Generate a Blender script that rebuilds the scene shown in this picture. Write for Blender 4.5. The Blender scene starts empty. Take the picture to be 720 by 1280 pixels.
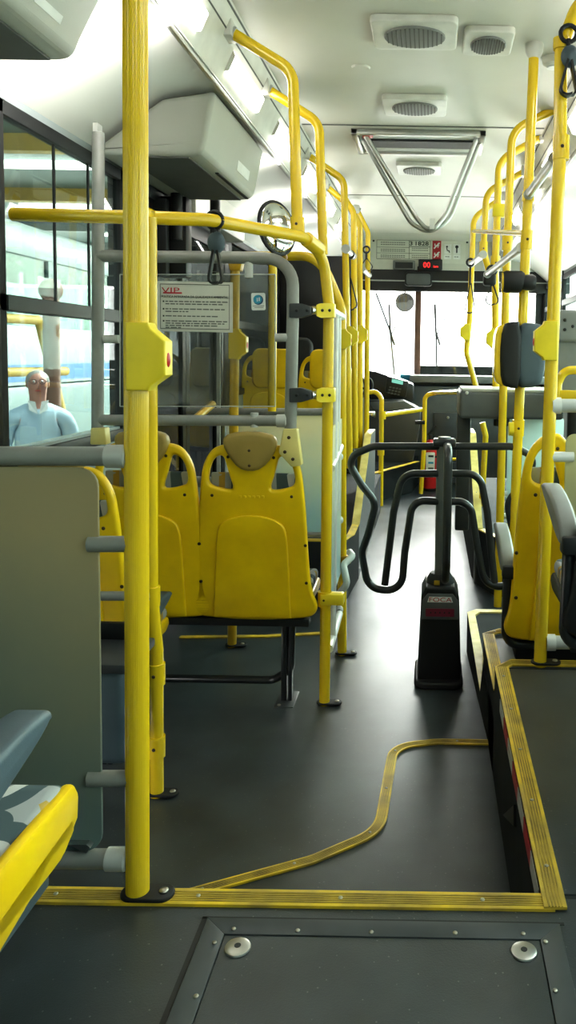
import bpy, bmesh, math, random
from mathutils import Vector, Matrix
random.seed(7)
S = bpy.context.scene
COL = S.collection
R = math.radians
# ---------------------------------------------------------------- camera
F = 1000.0; PITCH = 4.0; ROLL = 1.0; EYE = 1.45
CR = (Matrix.Rotation(R(90-PITCH), 3, 'X') @ Matrix.Rotation(R(ROLL), 3, 'Z'))
_c = CR.transposed() @ Vector((0, 1, 0))
PXC = 539 - F*_c.x/-_c.z; PYC = 444 + F*_c.y/-_c.z
cd = bpy.data.cameras.new('camera'); cam = bpy.data.objects.new('camera', cd); COL.objects.link(cam)
cam.location = (0, 0, EYE); cam.rotation_euler = CR.to_euler()
cd.sensor_fit = 'AUTO'; cd.sensor_width = 36; cd.lens = F*36/1280
cd.shift_x = (360-PXC)/1280; cd.shift_y = (PYC-640)/1280; cd.clip_start = .02; cd.clip_end = 200
S.camera = cam

def ray(u, v): return CR @ Vector(((u-PXC)/F, -(v-PYC)/F, -1))
def P(u, v, Y): r = ray(u, v); return Vector((0, 0, EYE)) + r*(Y/r.y)
def PZ(u, v, z): r = ray(u, v); return Vector((0, 0, EYE)) + r*((z-EYE)/r.z)
def PX(u, v, X): r = ray(u, v); return Vector((0, 0, EYE)) + r*(X/r.x)

# ---------------------------------------------------------------- materials
def mat(name, col, rough=.5, metal=0, spec=.5, var=.12, vscale=12, bump=0, bscale=200, emit=0, col2=None, coat=0):
    m = bpy.data.materials.new(name); m.use_nodes = True
    nt = m.node_tree; b = nt.nodes['Principled BSDF']
    b.inputs['Roughness'].default_value = rough; b.inputs['Metallic'].default_value = metal
    b.inputs['Specular IOR Level'].default_value = spec
    if coat: b.inputs['Coat Weight'].default_value = coat; b.inputs['Coat Roughness'].default_value = .15
    tc = nt.nodes.new('ShaderNodeTexCoord'); n = nt.nodes.new('ShaderNodeTexNoise')
    n.inputs['Scale'].default_value = vscale; n.inputs['Detail'].default_value = 4
    nt.links.new(tc.outputs['Object'], n.inputs['Vector'])
    r = nt.nodes.new('ShaderNodeValToRGB')
    c2 = col2 or tuple(min(1, c*(1-var)) for c in col)
    r.color_ramp.elements[0].position = .35; r.color_ramp.elements[1].position = .65
    r.color_ramp.elements[0].color = (*c2, 1); r.color_ramp.elements[1].color = (*col, 1)
    nt.links.new(n.outputs['Fac'], r.inputs['Fac']); nt.links.new(r.outputs['Color'], b.inputs['Base Color'])
    if bump:
        n2 = nt.nodes.new('ShaderNodeTexNoise'); n2.inputs['Scale'].default_value = bscale
        nt.links.new(tc.outputs['Object'], n2.inputs['Vector'])
        bp = nt.nodes.new('ShaderNodeBump'); bp.inputs['Strength'].default_value = bump; bp.inputs['Distance'].default_value = .002
        nt.links.new(n2.outputs['Fac'], bp.inputs['Height']); nt.links.new(bp.outputs['Normal'], b.inputs['Normal'])
    if emit:
        nt.links.new(r.outputs['Color'], b.inputs['Emission Color']); b.inputs['Emission Strength'].default_value = emit
    return m
def glass(name, tint, refl=.06, rough=.02, dirt=0, dcol=(.5, .5, .45)):
    m = bpy.data.materials.new(name); m.use_nodes = True; nt = m.node_tree; nt.nodes.remove(nt.nodes['Principled BSDF'])
    out = nt.nodes['Material Output']
    t = nt.nodes.new('ShaderNodeBsdfTransparent'); t.inputs['Color'].default_value = (*tint, 1)
    g = nt.nodes.new('ShaderNodeBsdfGlossy'); g.inputs['Roughness'].default_value = rough
    mx = nt.nodes.new('ShaderNodeMixShader'); lw = nt.nodes.new('ShaderNodeLayerWeight'); lw.inputs['Blend'].default_value = .5
    pw = nt.nodes.new('ShaderNodeMath'); pw.operation = 'POWER'; pw.inputs[1].default_value = 4; nt.links.new(lw.outputs['Facing'], pw.inputs[0])
    fr = nt.nodes.new('ShaderNodeMath'); fr.operation = 'MULTIPLY_ADD'; fr.inputs[1].default_value = .5; fr.inputs[2].default_value = refl*.6; nt.links.new(pw.outputs[0], fr.inputs[0])
    nt.links.new(fr.outputs[0], mx.inputs[0]); nt.links.new(t.outputs[0], mx.inputs[1]); nt.links.new(g.outputs[0], mx.inputs[2])
    last = mx
    if dirt:
        d = nt.nodes.new('ShaderNodeBsdfDiffuse'); d.inputs['Color'].default_value = (*dcol, 1)
        tc = nt.nodes.new('ShaderNodeTexCoord'); n = nt.nodes.new('ShaderNodeTexNoise'); n.inputs['Scale'].default_value = 9; n.inputs['Detail'].default_value = 8
        nt.links.new(tc.outputs['Object'], n.inputs['Vector'])
        mr = nt.nodes.new('ShaderNodeMapRange'); mr.inputs[1].default_value = .35; mr.inputs[2].default_value = .8
        mr.inputs[3].default_value = dirt*.3; mr.inputs[4].default_value = dirt
        nt.links.new(n.outputs['Fac'], mr.inputs[0])
        m2 = nt.nodes.new('ShaderNodeMixShader'); nt.links.new(mr.outputs[0], m2.inputs[0])
        nt.links.new(mx.outputs[0], m2.inputs[1]); nt.links.new(d.outputs[0], m2.inputs[2]); last = m2
    nt.links.new(last.outputs[0], out.inputs['Surface'])
    return m
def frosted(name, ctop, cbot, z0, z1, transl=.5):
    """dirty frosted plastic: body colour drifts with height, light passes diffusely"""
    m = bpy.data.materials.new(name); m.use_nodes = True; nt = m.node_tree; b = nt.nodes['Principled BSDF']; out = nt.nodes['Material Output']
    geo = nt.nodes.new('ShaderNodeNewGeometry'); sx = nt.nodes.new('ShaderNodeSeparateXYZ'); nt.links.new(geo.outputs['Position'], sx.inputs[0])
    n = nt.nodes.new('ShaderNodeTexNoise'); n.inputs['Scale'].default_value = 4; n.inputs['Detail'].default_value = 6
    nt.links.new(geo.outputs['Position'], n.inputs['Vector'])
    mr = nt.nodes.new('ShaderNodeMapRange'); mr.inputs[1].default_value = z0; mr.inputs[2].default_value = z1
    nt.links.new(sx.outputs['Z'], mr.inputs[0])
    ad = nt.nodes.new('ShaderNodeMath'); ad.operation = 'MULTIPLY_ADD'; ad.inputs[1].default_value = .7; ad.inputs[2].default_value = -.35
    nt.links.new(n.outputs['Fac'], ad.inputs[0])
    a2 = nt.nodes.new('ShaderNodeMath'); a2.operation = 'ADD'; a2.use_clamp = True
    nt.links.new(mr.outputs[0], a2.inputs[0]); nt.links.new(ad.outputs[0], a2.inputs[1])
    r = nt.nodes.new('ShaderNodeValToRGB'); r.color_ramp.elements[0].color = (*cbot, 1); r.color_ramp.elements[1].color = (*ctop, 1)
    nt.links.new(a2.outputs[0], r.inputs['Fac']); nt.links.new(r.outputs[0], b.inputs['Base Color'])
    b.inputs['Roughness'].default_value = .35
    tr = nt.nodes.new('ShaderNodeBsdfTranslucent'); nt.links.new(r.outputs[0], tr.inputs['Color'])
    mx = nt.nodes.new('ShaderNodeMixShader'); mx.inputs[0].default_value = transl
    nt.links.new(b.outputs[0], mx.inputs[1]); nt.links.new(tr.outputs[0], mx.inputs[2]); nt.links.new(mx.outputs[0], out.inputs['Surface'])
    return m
def emis(name, col, st):
    m = bpy.data.materials.new(name); m.use_nodes = True; nt = m.node_tree; nt.nodes.remove(nt.nodes['Principled BSDF'])
    e = nt.nodes.new('ShaderNodeEmission'); e.inputs['Color'].default_value = (*col, 1); e.inputs['Strength'].default_value = st
    nt.links.new(e.outputs[0], nt.nodes['Material Output'].inputs['Surface']); return m
def floor_mat(name):
    m = mat(name, (.048, .056, .061), .34, var=.4, vscale=5, bump=.22, bscale=350, spec=.5); nt = m.node_tree; b = nt.nodes['Principled BSDF']
    geo = nt.nodes.new('ShaderNodeNewGeometry')
    v = nt.nodes.new('ShaderNodeTexVoronoi'); v.inputs['Scale'].default_value = 75; nt.links.new(geo.outputs['Position'], v.inputs['Vector'])
    ls = nt.nodes.new('ShaderNodeMath'); ls.operation = 'LESS_THAN'; ls.inputs[1].default_value = .13; nt.links.new(v.outputs['Distance'], ls.inputs[0])
    sp = nt.nodes.new('ShaderNodeMath'); sp.operation = 'GREATER_THAN'; sp.inputs[1].default_value = .72
    sc = nt.nodes.new('ShaderNodeSeparateColor'); nt.links.new(v.outputs['Color'], sc.inputs[0]); nt.links.new(sc.outputs[0], sp.inputs[0])
    mu = nt.nodes.new('ShaderNodeMath'); mu.operation = 'MULTIPLY'; nt.links.new(ls.outputs[0], mu.inputs[0]); nt.links.new(sp.outputs[0], mu.inputs[1])
    mx = nt.nodes.new('ShaderNodeMix'); mx.data_type = 'RGBA'; mx.inputs[7].default_value = (.12, .125, .12, 1)
    old = b.inputs['Base Color'].links[0].from_socket
    nt.links.new(mu.outputs[0], mx.inputs[0]); nt.links.new(old, mx.inputs[6]); nt.links.new(mx.outputs[2], b.inputs['Base Color'])
    n = nt.nodes.new('ShaderNodeTexNoise'); n.inputs['Scale'].default_value = 2.2; n.inputs['Detail'].default_value = 6; nt.links.new(geo.outputs['Position'], n.inputs['Vector'])
    mr = nt.nodes.new('ShaderNodeMapRange'); mr.inputs[3].default_value = .22; mr.inputs[4].default_value = .44; b.inputs['Specular IOR Level'].default_value = .75
    nt.links.new(n.outputs['Fac'], mr.inputs[0]); nt.links.new(mr.outputs[0], b.inputs['Roughness'])
    return m
def fabric_mat(name):
    """grey seat cloth with ring motifs"""
    m = mat(name, (.3, .3, .3), .8); nt = m.node_tree; b = nt.nodes['Principled BSDF']
    tc = nt.nodes.new('ShaderNodeTexCoord'); mp = nt.nodes.new('ShaderNodeMapping'); mp.inputs['Scale'].default_value = (1, 1, .01)
    nt.links.new(tc.outputs['Object'], mp.inputs['Vector'])
    v = nt.nodes.new('ShaderNodeTexVoronoi'); v.inputs['Scale'].default_value = 7; nt.links.new(mp.outputs[0], v.inputs['Vector'])
    r = nt.nodes.new('ShaderNodeValToRGB'); r.color_ramp.interpolation = 'CONSTANT'
    cs = [(0, (.05, .05, .05)), (.1, (.55, .55, .52)), (.2, (.16, .18, .19)), (.34, (.5, .5, .48)), (.42, (.06, .09, .1)), (.58, (.32, .33, .33)), (.7, (.4, .26, .05)), (.76, (.12, .14, .15))]
    el = r.color_ramp.elements; el[0].color = (*cs[0][1], 1); el[1].position = cs[1][0]; el[1].color = (*cs[1][1], 1)
    for p, c in cs[2:]: e = el.new(p); e.color = (*c, 1)
    nt.links.new(v.outputs['Distance'], r.inputs['Fac']); nt.links.new(r.outputs[0], b.inputs['Base Color'])
    return m
M = dict(
 yellow=mat('seat_yellow', (.86, .57, .006), .34, var=.1, vscale=6, spec=.45, col2=(.72, .45, .007)),
 pole=mat('pole_yellow', (.80, .54, .016), .24, var=.05, vscale=3, spec=.5, coat=.5),
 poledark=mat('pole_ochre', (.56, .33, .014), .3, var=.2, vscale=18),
 clamp=mat('clamp_yellow', (.86, .66, .03), .4),
 cream=mat('clamp_cream', (.72, .60, .22), .45),
 tan=mat('headrest_tan', (.36, .25, .07), .45, var=.12, bump=.1),
 strip=mat('strip_yellow', (.78, .53, .03), .45, col2=(.36, .25, .05), vscale=9, bump=.25, bscale=90),
 groove=mat('strip_groove', (.42, .29, .04), .6, col2=(.2, .14, .03), vscale=14),
 paletrim=mat('strip_cream', (.70, .58, .20), .45, col2=(.5, .38, .1)),
 grey=mat('tube_grey', (.27, .27, .25), .38, spec=.5, vscale=20),
 greyl=mat('tube_light_grey', (.50, .50, .47), .4),
 white=mat('tube_white', (.72, .72, .68), .35),
 chrome=mat('chrome', (.62, .62, .6), .18, metal=1),
 alu=mat('brushed_aluminium', (.55, .55, .53), .35, metal=1),
 black=mat('black_plastic', (.014, .014, .015), .38, bump=.1),
 blackm=mat('black_painted_steel', (.022, .024, .026), .3, coat=.3),
 rubber=mat('black_rubber', (.012, .012, .013), .55),
 dark=mat('dark_grey', (.045, .047, .05), .45),
 mid=mat('mid_grey_plastic', (.10, .108, .11), .45, bump=.15, bscale=500),
 blue=mat('blue_grey_plastic', (.075, .105, .125), .5, bump=.1, bscale=500),
 greyp=mat('grey_plastic', (.20, .20, .19), .5),
 desk=mat('desk_grey', (.13, .135, .135), .45),
 wall=mat('wall_grey', (.30, .33, .33), .5, var=.08, vscale=3),
 ceil=mat('ceiling_cream', (.56, .55, .48), .42, var=.07, vscale=2),
 ceil2=mat('cove_white', (.66, .66, .61), .4, var=.06, vscale=2),
 box=mat('duct_cover_grey', (.40, .40, .35), .45, var=.06, vscale=3, bump=.1, bscale=400),
 trough=mat('trough_white', (.62, .61, .55), .35),
 seam=mat('seam_dark', (.10, .10, .09), .6),
 floor=floor_mat('rubber_floor'),
 hatchf=mat('hatch_frame_grey', (.055, .062, .066), .4, var=.2),
 hatchl=floor_mat('hatch_lid'),
 riser=mat('riser_dark', (.03, .032, .033), .8, var=.25, vscale=6, spec=.2),
 fabric=fabric_mat('seat_fabric'),
 red=mat('red_paint', (.55, .02, .02), .35), redsign=mat('red_print', (.42, .02, .03), .5),
 paper=mat('sign_paper', (.60, .59, .52), .55, var=.05), ink=mat('ink', (.02, .02, .02), .6), inkg=mat('ink_grey', (.12, .12, .11), .6),
 whitep=mat('white_print', (.75, .75, .72), .5),
 bluep=mat('blue_print', (.03, .28, .42), .5), navyp=mat('navy_print', (.01, .05, .13), .5),
 led=emis('led_red', (1, .03, .03), 2.0), ledo=emis('led_orange', (1, .12, .02), 3.0), lcd=emis('lcd_green', (.25, .65, .5), .8),
 maroon=mat('maroon_label', (.20, .02, .045), .5), screw=mat('screw_steel', (.42, .40, .34), .3, metal=1), hole=mat('screw_dark', (.05, .025, .005), .5),
 glass=glass('clear_glass', (.55, .63, .60)), tint=glass('smoked_glass', (.10, .11, .11), .05), pane=glass('scratched_glass', (.78, .80, .78), .02, dirt=.10),
 wind=glass('windscreen_glass', (.95, .98, .97)), gside=glass('green_glass', (.60, .72, .68), .05),
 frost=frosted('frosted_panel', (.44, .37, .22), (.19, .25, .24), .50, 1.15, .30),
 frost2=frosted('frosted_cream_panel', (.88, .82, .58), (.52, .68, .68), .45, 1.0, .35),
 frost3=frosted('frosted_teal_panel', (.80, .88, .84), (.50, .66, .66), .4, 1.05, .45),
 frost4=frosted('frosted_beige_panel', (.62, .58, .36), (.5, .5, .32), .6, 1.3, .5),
 mirror=mat('mirror_silver', (.85, .86, .85), .04, metal=1, var=.02),
 lamp=emis('lamp_diffuser', (1, .98, .92), 9),
 skin=mat('skin', (.48, .22, .17), .5, var=.1), shirt=mat('shirt_pale_blue', (.45, .58, .68), .8), trousers=mat('trousers_grey', (.08, .09, .11), .8),
 hair=mat('hair_grey', (.30, .29, .28), .7), concrete=mat('concrete', (.36, .35, .33), .8, var=.2, vscale=2),
 buswhite=mat('bus_white', (.30, .34, .34), .35), busgrey=mat('bus_grey_green', (.12, .17, .17), .4), brown=mat('post_brown', (.18, .09, .06), .6), ochre=mat('crane_ochre', (.50, .34, .08), .5), purple=mat('shed_wall', (.55, .55, .52), .7), busblue=mat('bus_blue', (.05, .16, .40), .4),
)
# ---------------------------------------------------------------- mesh builder
def wl(o):
    v = Vector((0, 0, 0))
    while o: v = v + o.location; o = o.parent
    return v
class MB:
    def __init__(s): s.bm = bmesh.new()
    def _bev(s, vs, bevel, seg):
        if bevel:
            es = list({e for v in vs for e in v.link_edges})
            bmesh.ops.bevel(s.bm, geom=es, offset=bevel, segments=seg, profile=.5, affect='EDGES')
    def box(s, lo, hi, bevel=0, seg=2, M4=None):
        lo = Vector(lo); hi = Vector(hi); c = (lo+hi)/2; d = hi-lo
        m = Matrix.Translation(c) @ Matrix.Diagonal((*[max(abs(x), 1e-4) for x in d], 1))
        if M4: m = M4 @ m
        vs = bmesh.ops.create_cube(s.bm, size=1, matrix=m)['verts']; s._bev(vs, bevel, seg); return s
    def prism(s, pts, vec, bevel=0, seg=2):
        """planar polygon (world points) pushed along vec"""
        vec = Vector(vec); a = [s.bm.verts.new(Vector(p)) for p in pts]; b = [s.bm.verts.new(Vector(p)+vec) for p in pts]
        n = len(a); fs = [s.bm.faces.new(a), s.bm.faces.new(b[::-1])]
        for i in range(n): fs.append(s.bm.faces.new((a[i], b[i], b[(i+1) % n], a[(i+1) % n])))
        bmesh.ops.recalc_face_normals(s.bm, faces=fs)
        s._bev(a+b, bevel, seg); return s
    def tube(s, pts, r, fil=0, seg=14, flute=0, cap=True):
        pts = fillet([Vector(p) for p in pts], fil) if fil else [Vector(p) for p in pts]
        rr = r if hasattr(r, '__len__') else [r]*len(pts)
        rings = []; t0 = (pts[1]-pts[0]).normalized()
        up = Vector((0, 0, 1)) if abs(t0.z) < .9 else Vector((0, 1, 0))
        nrm = t0.cross(up).normalized(); prev = t0
        for i, p in enumerate(pts):
            if i == 0: t = t0
            elif i == len(pts)-1: t = (pts[-1]-pts[-2]).normalized()
            else: t = ((pts[i]-pts[i-1]).normalized()+(pts[i+1]-pts[i]).normalized()).normalized()
            q = prev.rotation_difference(t); nrm = (q @ nrm).normalized(); prev = t
            b = t.cross(nrm)
            rings.append([s.bm.verts.new(p + (nrm*math.cos(2*math.pi*k/seg)+b*math.sin(2*math.pi*k/seg))*rr[i]*(1-flute*(k % 2))) for k in range(seg)])
        for A, B in zip(rings, rings[1:]):
            for k in range(seg): s.bm.faces.new((A[k], A[(k+1) % seg], B[(k+1) % seg], B[k]))
        if cap: s.bm.faces.new(rings[0][::-1]); s.bm.faces.new(rings[-1])
        return s
    def cyl(s, a, b, r, r2=None, seg=16):
        return s.tube([a, b], [r, r if r2 is None else r2], seg=seg)
    def ball(s, c, r, sc=(1, 1, 1), M4=None, seg=16):
        m = Matrix.Translation(Vector(c)) @ (M4 or Matrix()) @ Matrix.Diagonal((r*sc[0], r*sc[1], r*sc[2], 1))
        bmesh.ops.create_uvsphere(s.bm, u_segments=seg, v_segments=seg//2+2, radius=1, matrix=m); return s
    def shape(s, loops, thick, bevel, M4, fn=None, res=4):
        """filled outline with holes (2D loops), rounded edges, placed by matrix M4; fn bends local coords"""
        cu = bpy.data.curves.new('outline', 'CURVE'); cu.dimensions = '2D'; cu.fill_mode = 'BOTH'
        cu.extrude = max(1e-5, thick/2-bevel); cu.bevel_depth = bevel; cu.bevel_resolution = res if bevel else 0; cu.offset = -bevel
        for lp in loops:
            sp = cu.splines.new('POLY'); sp.points.add(len(lp)-1); sp.use_cyclic_u = True
            for q, p in zip(sp.points, lp): q.co = (p[0], p[1], 0, 1)
        me = eval_mesh(cu); vs = []
        for v in me.vertices:
            c = v.co.copy()
            if fn: c = fn(c)
            vs.append(s.bm.verts.new(M4 @ c))
        for p in me.polygons:
            try: s.bm.faces.new([vs[i] for i in p.vertices])
            except ValueError: pass
        bpy.data.meshes.remove(me); return s
    def build(s, name, m, parent=None, angle=38, merge=True):
        bm = s.bm
        if merge: bmesh.ops.remove_doubles(bm, verts=bm.verts, dist=1e-5)
        bm.normal_update()
        for f in bm.faces: f.smooth = True
        for e in bm.edges:
            if len(e.link_faces) == 2 and e.calc_face_angle(0) > R(angle): e.smooth = False
        if parent is not None: off = wl(parent)
        else:
            xs = [v.co for v in bm.verts]
            off = Vector(((min(c.x for c in xs)+max(c.x for c in xs))/2, (min(c.y for c in xs)+max(c.y for c in xs))/2, min(c.z for c in xs)))
        for v in bm.verts: v.co -= off
        me = bpy.data.meshes.new(name); bm.to_mesh(me); bm.free(); me.materials.append(m if not isinstance(m, str) else M[m])
        o = bpy.data.objects.new(name, me); COL.objects.link(o); o.parent = parent
        if parent is None: o.location = off
        return o
def eval_mesh(data):
    t = bpy.data.objects.new('tmp', data); COL.objects.link(t)
    dg = bpy.context.evaluated_depsgraph_get(); dg.update()
    me = bpy.data.meshes.new_from_object(t.evaluated_get(dg)); bpy.data.objects.remove(t)
    if isinstance(data, bpy.types.Curve): bpy.data.curves.remove(data)
    return me
def fillet(pts, rad, n=7):
    out = [pts[0]]
    for i in range(1, len(pts)-1):
        a, b, c = pts[i-1], pts[i], pts[i+1]; u = (a-b); w = (c-b)
        ang = u.angle(w, math.pi)
        if ang > math.pi-.03: out.append(b); continue
        d = min(rad/math.tan(ang/2), u.length*.49, w.length*.49); rr = d*math.tan(ang/2)
        u.normalize(); w.normalize(); bis = (u+w).normalized(); cen = b + bis*(rr/math.sin(ang/2))
        p0 = b+u*d-cen; p1 = b+w*d-cen; th = p0.angle(p1); ax = p0.cross(p1).normalized()
        for k in range(n+1): out.append(cen + Matrix.Rotation(th*k/n, 3, ax) @ p0)
    out.append(pts[-1]); return out
def rrect(w, h, r, n=5, cx=0, cy=0):
    o = []
    for sx, sy, a in ((1, 1, 0), (-1, 1, 90), (-1, -1, 180), (1, -1, 270)):
        for k in range(n+1):
            t = R(a+90*k/n); o.append((cx+sx*(w/2-r)+r*math.cos(t), cy+sy*(h/2-r)+r*math.sin(t)))
    return o
def smooth2(pts, it=2):
    for _ in range(it):
        q = []
        for i, p in enumerate(pts):
            n = pts[(i+1) % len(pts)]
            q += [(p[0]*.75+n[0]*.25, p[1]*.75+n[1]*.25), (p[0]*.25+n[0]*.75, p[1]*.25+n[1]*.75)]
        pts = q
    return pts
UP = Matrix.Rotation(R(90), 4, 'X')            # local xy -> world xz, local z -> world -y (towards the rear of the bus)
def facing(p, yaw=0, tilt=0): return Matrix.Translation(Vector(p)) @ Matrix.Rotation(R(yaw), 4, 'Z') @ Matrix.Rotation(R(90+tilt), 4, 'X')
# ---------------------------------------------------------------- things
def tag(o, label, cat, group=None):
    o['label'] = label; o['category'] = cat
    if group: o['group'] = group
    return o
def T(name, label, cat, loc, group=None):
    o = bpy.data.objects.new(name, None); o.empty_display_size = .05; COL.objects.link(o); o.location = Vector(loc); return tag(o, label, cat, group)
def st(o, label=None):
    o['kind'] = 'structure'
    if label: o['label'] = label
    return o
def dup(root, loc, label, group=None, scale=None):
    r = root.copy(); COL.objects.link(r); r.location = loc; r['label'] = label
    if scale: r.scale = scale
    if group: r['group'] = group
    def rec(a, b):
        for ch in [k for k in OBJ() if k.parent == a]:
            c = ch.copy(); COL.objects.link(c); c.parent = b; rec(ch, c)
    rec(root, r); return r
def OBJ(): return list(bpy.data.objects)
_sm = {}
def screw(parent, p, n=(0, 0, 1), r=.006, m='screw', name='screw'):
    k = (round(r, 4), m)
    if k not in _sm:
        b = bmesh.new(); bmesh.ops.create_uvsphere(b, u_segments=10, v_segments=6, radius=1, matrix=Matrix.Diagonal((r, r, r*.45, 1)))
        for f in b.faces: f.smooth = True
        me = bpy.data.meshes.new('screw'); b.to_mesh(me); b.free(); me.materials.append(M[m]); _sm[k] = me
    o = bpy.data.objects.new(name, _sm[k]); COL.objects.link(o); o.parent = parent; o.location = Vector(p)-wl(parent)
    o.rotation_euler = Vector((0, 0, 1)).rotation_difference(Vector(n)).to_euler(); return o
def text(body, size, M4, m, parent, name='lettering', ext=.0006, align='CENTER', sx=1, bold=0):
    c = bpy.data.curves.new('t', 'FONT'); c.body = body; c.size = size; c.extrude = ext; c.align_x = align; c.align_y = 'CENTER'; c.offset = bold
    me = eval_mesh(c); b = MB(); b.bm.from_mesh(me); bpy.data.meshes.remove(me)
    b.bm.transform(M4 @ Matrix.Diagonal((sx, 1, 1, 1)))
    return b.build(name, m, parent)
def rect_on(b, M4, x0, y0, x1, y1, z=.001):
    b.prism([M4 @ Vector((x0, y0, 0)), M4 @ Vector((x1, y0, 0)), M4 @ Vector((x1, y1, 0)), M4 @ Vector((x0, y1, 0))], (M4.to_3x3() @ Vector((0, 0, 1)))*z); return b

# ================================================================ SETTING
XL, XR, XC = -1.42, 1.28, -.07
CZ = 2.77; ZR = .373; XW = .24; YS = 1.524
def S_(b, name, m, label=None): return st(b.build(name, m), label)
# floors: low aisle floor, raised rear floor and the three steps of the right-hand platform
S_(MB().box((XL, YS-.02, -.06), (XR, 9.4, 0)), 'floor', 'floor', 'dark speckled low aisle floor of the bus')
S_(MB().box((XL, -2.6, .30), (XR, YS, ZR)).box((XL, YS-.03, 0), (XW, YS-.001, .30)), 'floor', 'floor', 'raised rear floor in the foreground')
S_(MB().box((XW, YS, 0), (XR, 2.705, ZR)), 'floor', 'riser', 'nearest raised platform along the right wall')
S_(MB().box((XW+.005, YS+.01, ZR), (XR, 2.69, ZR+.003)), 'floor', 'floor', 'rubber covering of the nearest right platform')
S_(MB().box((XW, 2.706, 0), (XR, 3.30, .277)), 'floor', 'riser', 'middle step of the right platform')
S_(MB().box((XW+.005, 2.706, .277), (XR, 3.29, .28)), 'floor', 'floor', 'rubber covering of the middle right step')
S_(MB().prism([(XW-.001, 2.706, 0), (XW-.001, 2.93, 0), (.199, 3.842, 0), (.25, 3.88, 0), (XR, 3.88, 0), (XR, 3.301, 0), (XW-.001, 3.301, 0)], (0, 0, .19)), 'floor', 'riser', 'lowest far step of the right platform')
# yellow nosing strips
def strip(path, w, name, m='strip', up=Vector((0, 0, 1)), h=.006, screws=0, label=None, sside=1, g=True):
    """flat ribbed strip following a path of world points (centre line)"""
    pts = [Vector(p) for p in path]; b = MB(); gr = MB(); L = []; nn = len(pts)
    for i, p in enumerate(pts):
        t = (pts[min(i+1, nn-1)]-pts[max(i-1, 0)]).normalized(); n = t.cross(up).normalized()
        if 0 < i < nn-1:
            a = (pts[i]-pts[i-1]).normalized(); c = (pts[i+1]-pts[i]).normalized(); k = 1/max(.5, math.cos(a.angle(c)/2))
        else: k = 1
        L.append((p, n*w/2*k))
    def ribbon(bb, f0, f1, z0, z1):
        rows = [[bb.bm.verts.new(p+n*f0+up*z0), bb.bm.verts.new(p+n*f0+up*z1), bb.bm.verts.new(p+n*f1+up*z1), bb.bm.verts.new(p+n*f1+up*z0)] for p, n in L]
        for A, B in zip(rows, rows[1:]):
            for k in range(4): bb.bm.faces.new((A[k], A[(k+1) % 4], B[(k+1) % 4], B[k]))
        bb.bm.faces.new(rows[0]); bb.bm.faces.new(rows[-1][::-1])
    ribbon(b, -1, 1, 0, h)
    o = st(b.build(name, m), label)
    if g:
        for a0, a1 in ((-.62, -.46), (-.33, -.17), (-.06, .1), (.22, .38), (.5, .64)): ribbon(gr, a0, a1, h, h+.0012)
        gr.build('groove', 'groove', o)
    if screws:
        tot = sum((pts[i+1]-pts[i]).length for i in range(nn-1)); 
        for k in range(screws):
            d = tot*(k+.5)/screws
            for i in range(nn-1):
                l = (pts[i+1]-pts[i]).length
                if d <= l: screw(o, pts[i].lerp(pts[i+1], d/l)+up*(h+.001), up, .005); break
                d -= l
    return o
zz = ZR+.0005
strip([(XL, YS-.024, zz), (XW+.02, YS-.016, zz)], .046, 'trim_1', screws=6, label='yellow floor strip across the edge of the raised rear floor')
strip([(XW+.021, YS-.038, zz+.004), (XW+.0215, 2.69, zz+.004), (XW+.06, 2.735, zz+.004), (XR, 2.735, zz+.004)], .045, 'trim_2', screws=9, label='yellow edge strip of the nearest right platform')
strip([(XW+.02, 2.72, .285), (XW+.02, 3.28, .285), (XW+.07, 3.32, .285), (XR, 3.32, .285)], .045, 'trim_3', 'strip', screws=4, label='yellow edge strip of the middle right step')
b = MB(); b.prism([(.205, 2.93, .190), (.199, 3.842, .190), (.245, 3.89, .190), (XR, 3.89, .190), (XR, 3.85, .190), (.262, 3.85, .190), (.236, 3.80, .190), (.241, 3.25, .190)], (0, 0, .008))
S_(b, 'trim_4', 'paletrim', 'pale yellow pointed edge strip of the lowest far step')
cv = fillet([PZ(u, v, .001) for u, v in ((614, 929), (545, 928), (492, 934), (474, 1040), (390, 1076), (190, 1131))], .16)
strip(cv, .036, 'trim_5', screws=6, label='curved yellow strip on the low floor beside the platform')
strip([PZ(225, 797, .001), PZ(330, 796, .001), PZ(405, 792, .001)], .03, 'trim_6', 'strip', g=False, label='thin yellow threshold strip on the floor behind the seats')
# yellow strips of the raised boxes and end walls
S_(MB().box((XL-.06, -2.6, ZR), (XL, 2.42, 1.12)).box((XL-.06, 2.42, -.3), (XL, 3.72, 1.10)).box((XL-.06, 5.45, -.3), (XL, 9.3, 1.15))
   .box((XL-.06, -2.6, 2.24), (XL, 9.3, 2.50)), 'wall_left', 'wall', 'grey left side wall of the bus')
b = MB()
for y0, y1 in ((2.42, 2.62), (3.70, 3.84), (5.40, 5.62), (7.3, 7.5), (9.1, 9.3), (.3, .42), (-2.6, -2.4)): b.box((XL-.07, y0, 1.05), (XL+.02, y1, 2.30), .01)
S_(b, 'trim_7', 'black', 'black window pillars of the left wall')
S_(MB().box((XR, -2.6, 0), (XR+.06, 9.3, 1.12)).box((XR, -2.6, 2.24), (XR+.06, 9.3, 2.50)), 'wall_right', 'wall', 'grey right side wall of the bus')
b = MB()
for y0, y1 in ((1.3, 1.42), (3.5, 3.66), (5.3, 5.42), (6.6, 6.75), (7.9, 8.0), (-.3, -.2), (9.1, 9.3), (-2.6, -2.4)): b.box((XR-.02, y0, 1.05), (XR+.07, y1, 2.30), .01)
S_(b, 'trim_8', 'black', 'black window pillars of the right wall')
S_(MB().box((XL, -2.66, 0), (XR, -2.6, CZ)), 'wall_back', 'wall')
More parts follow.
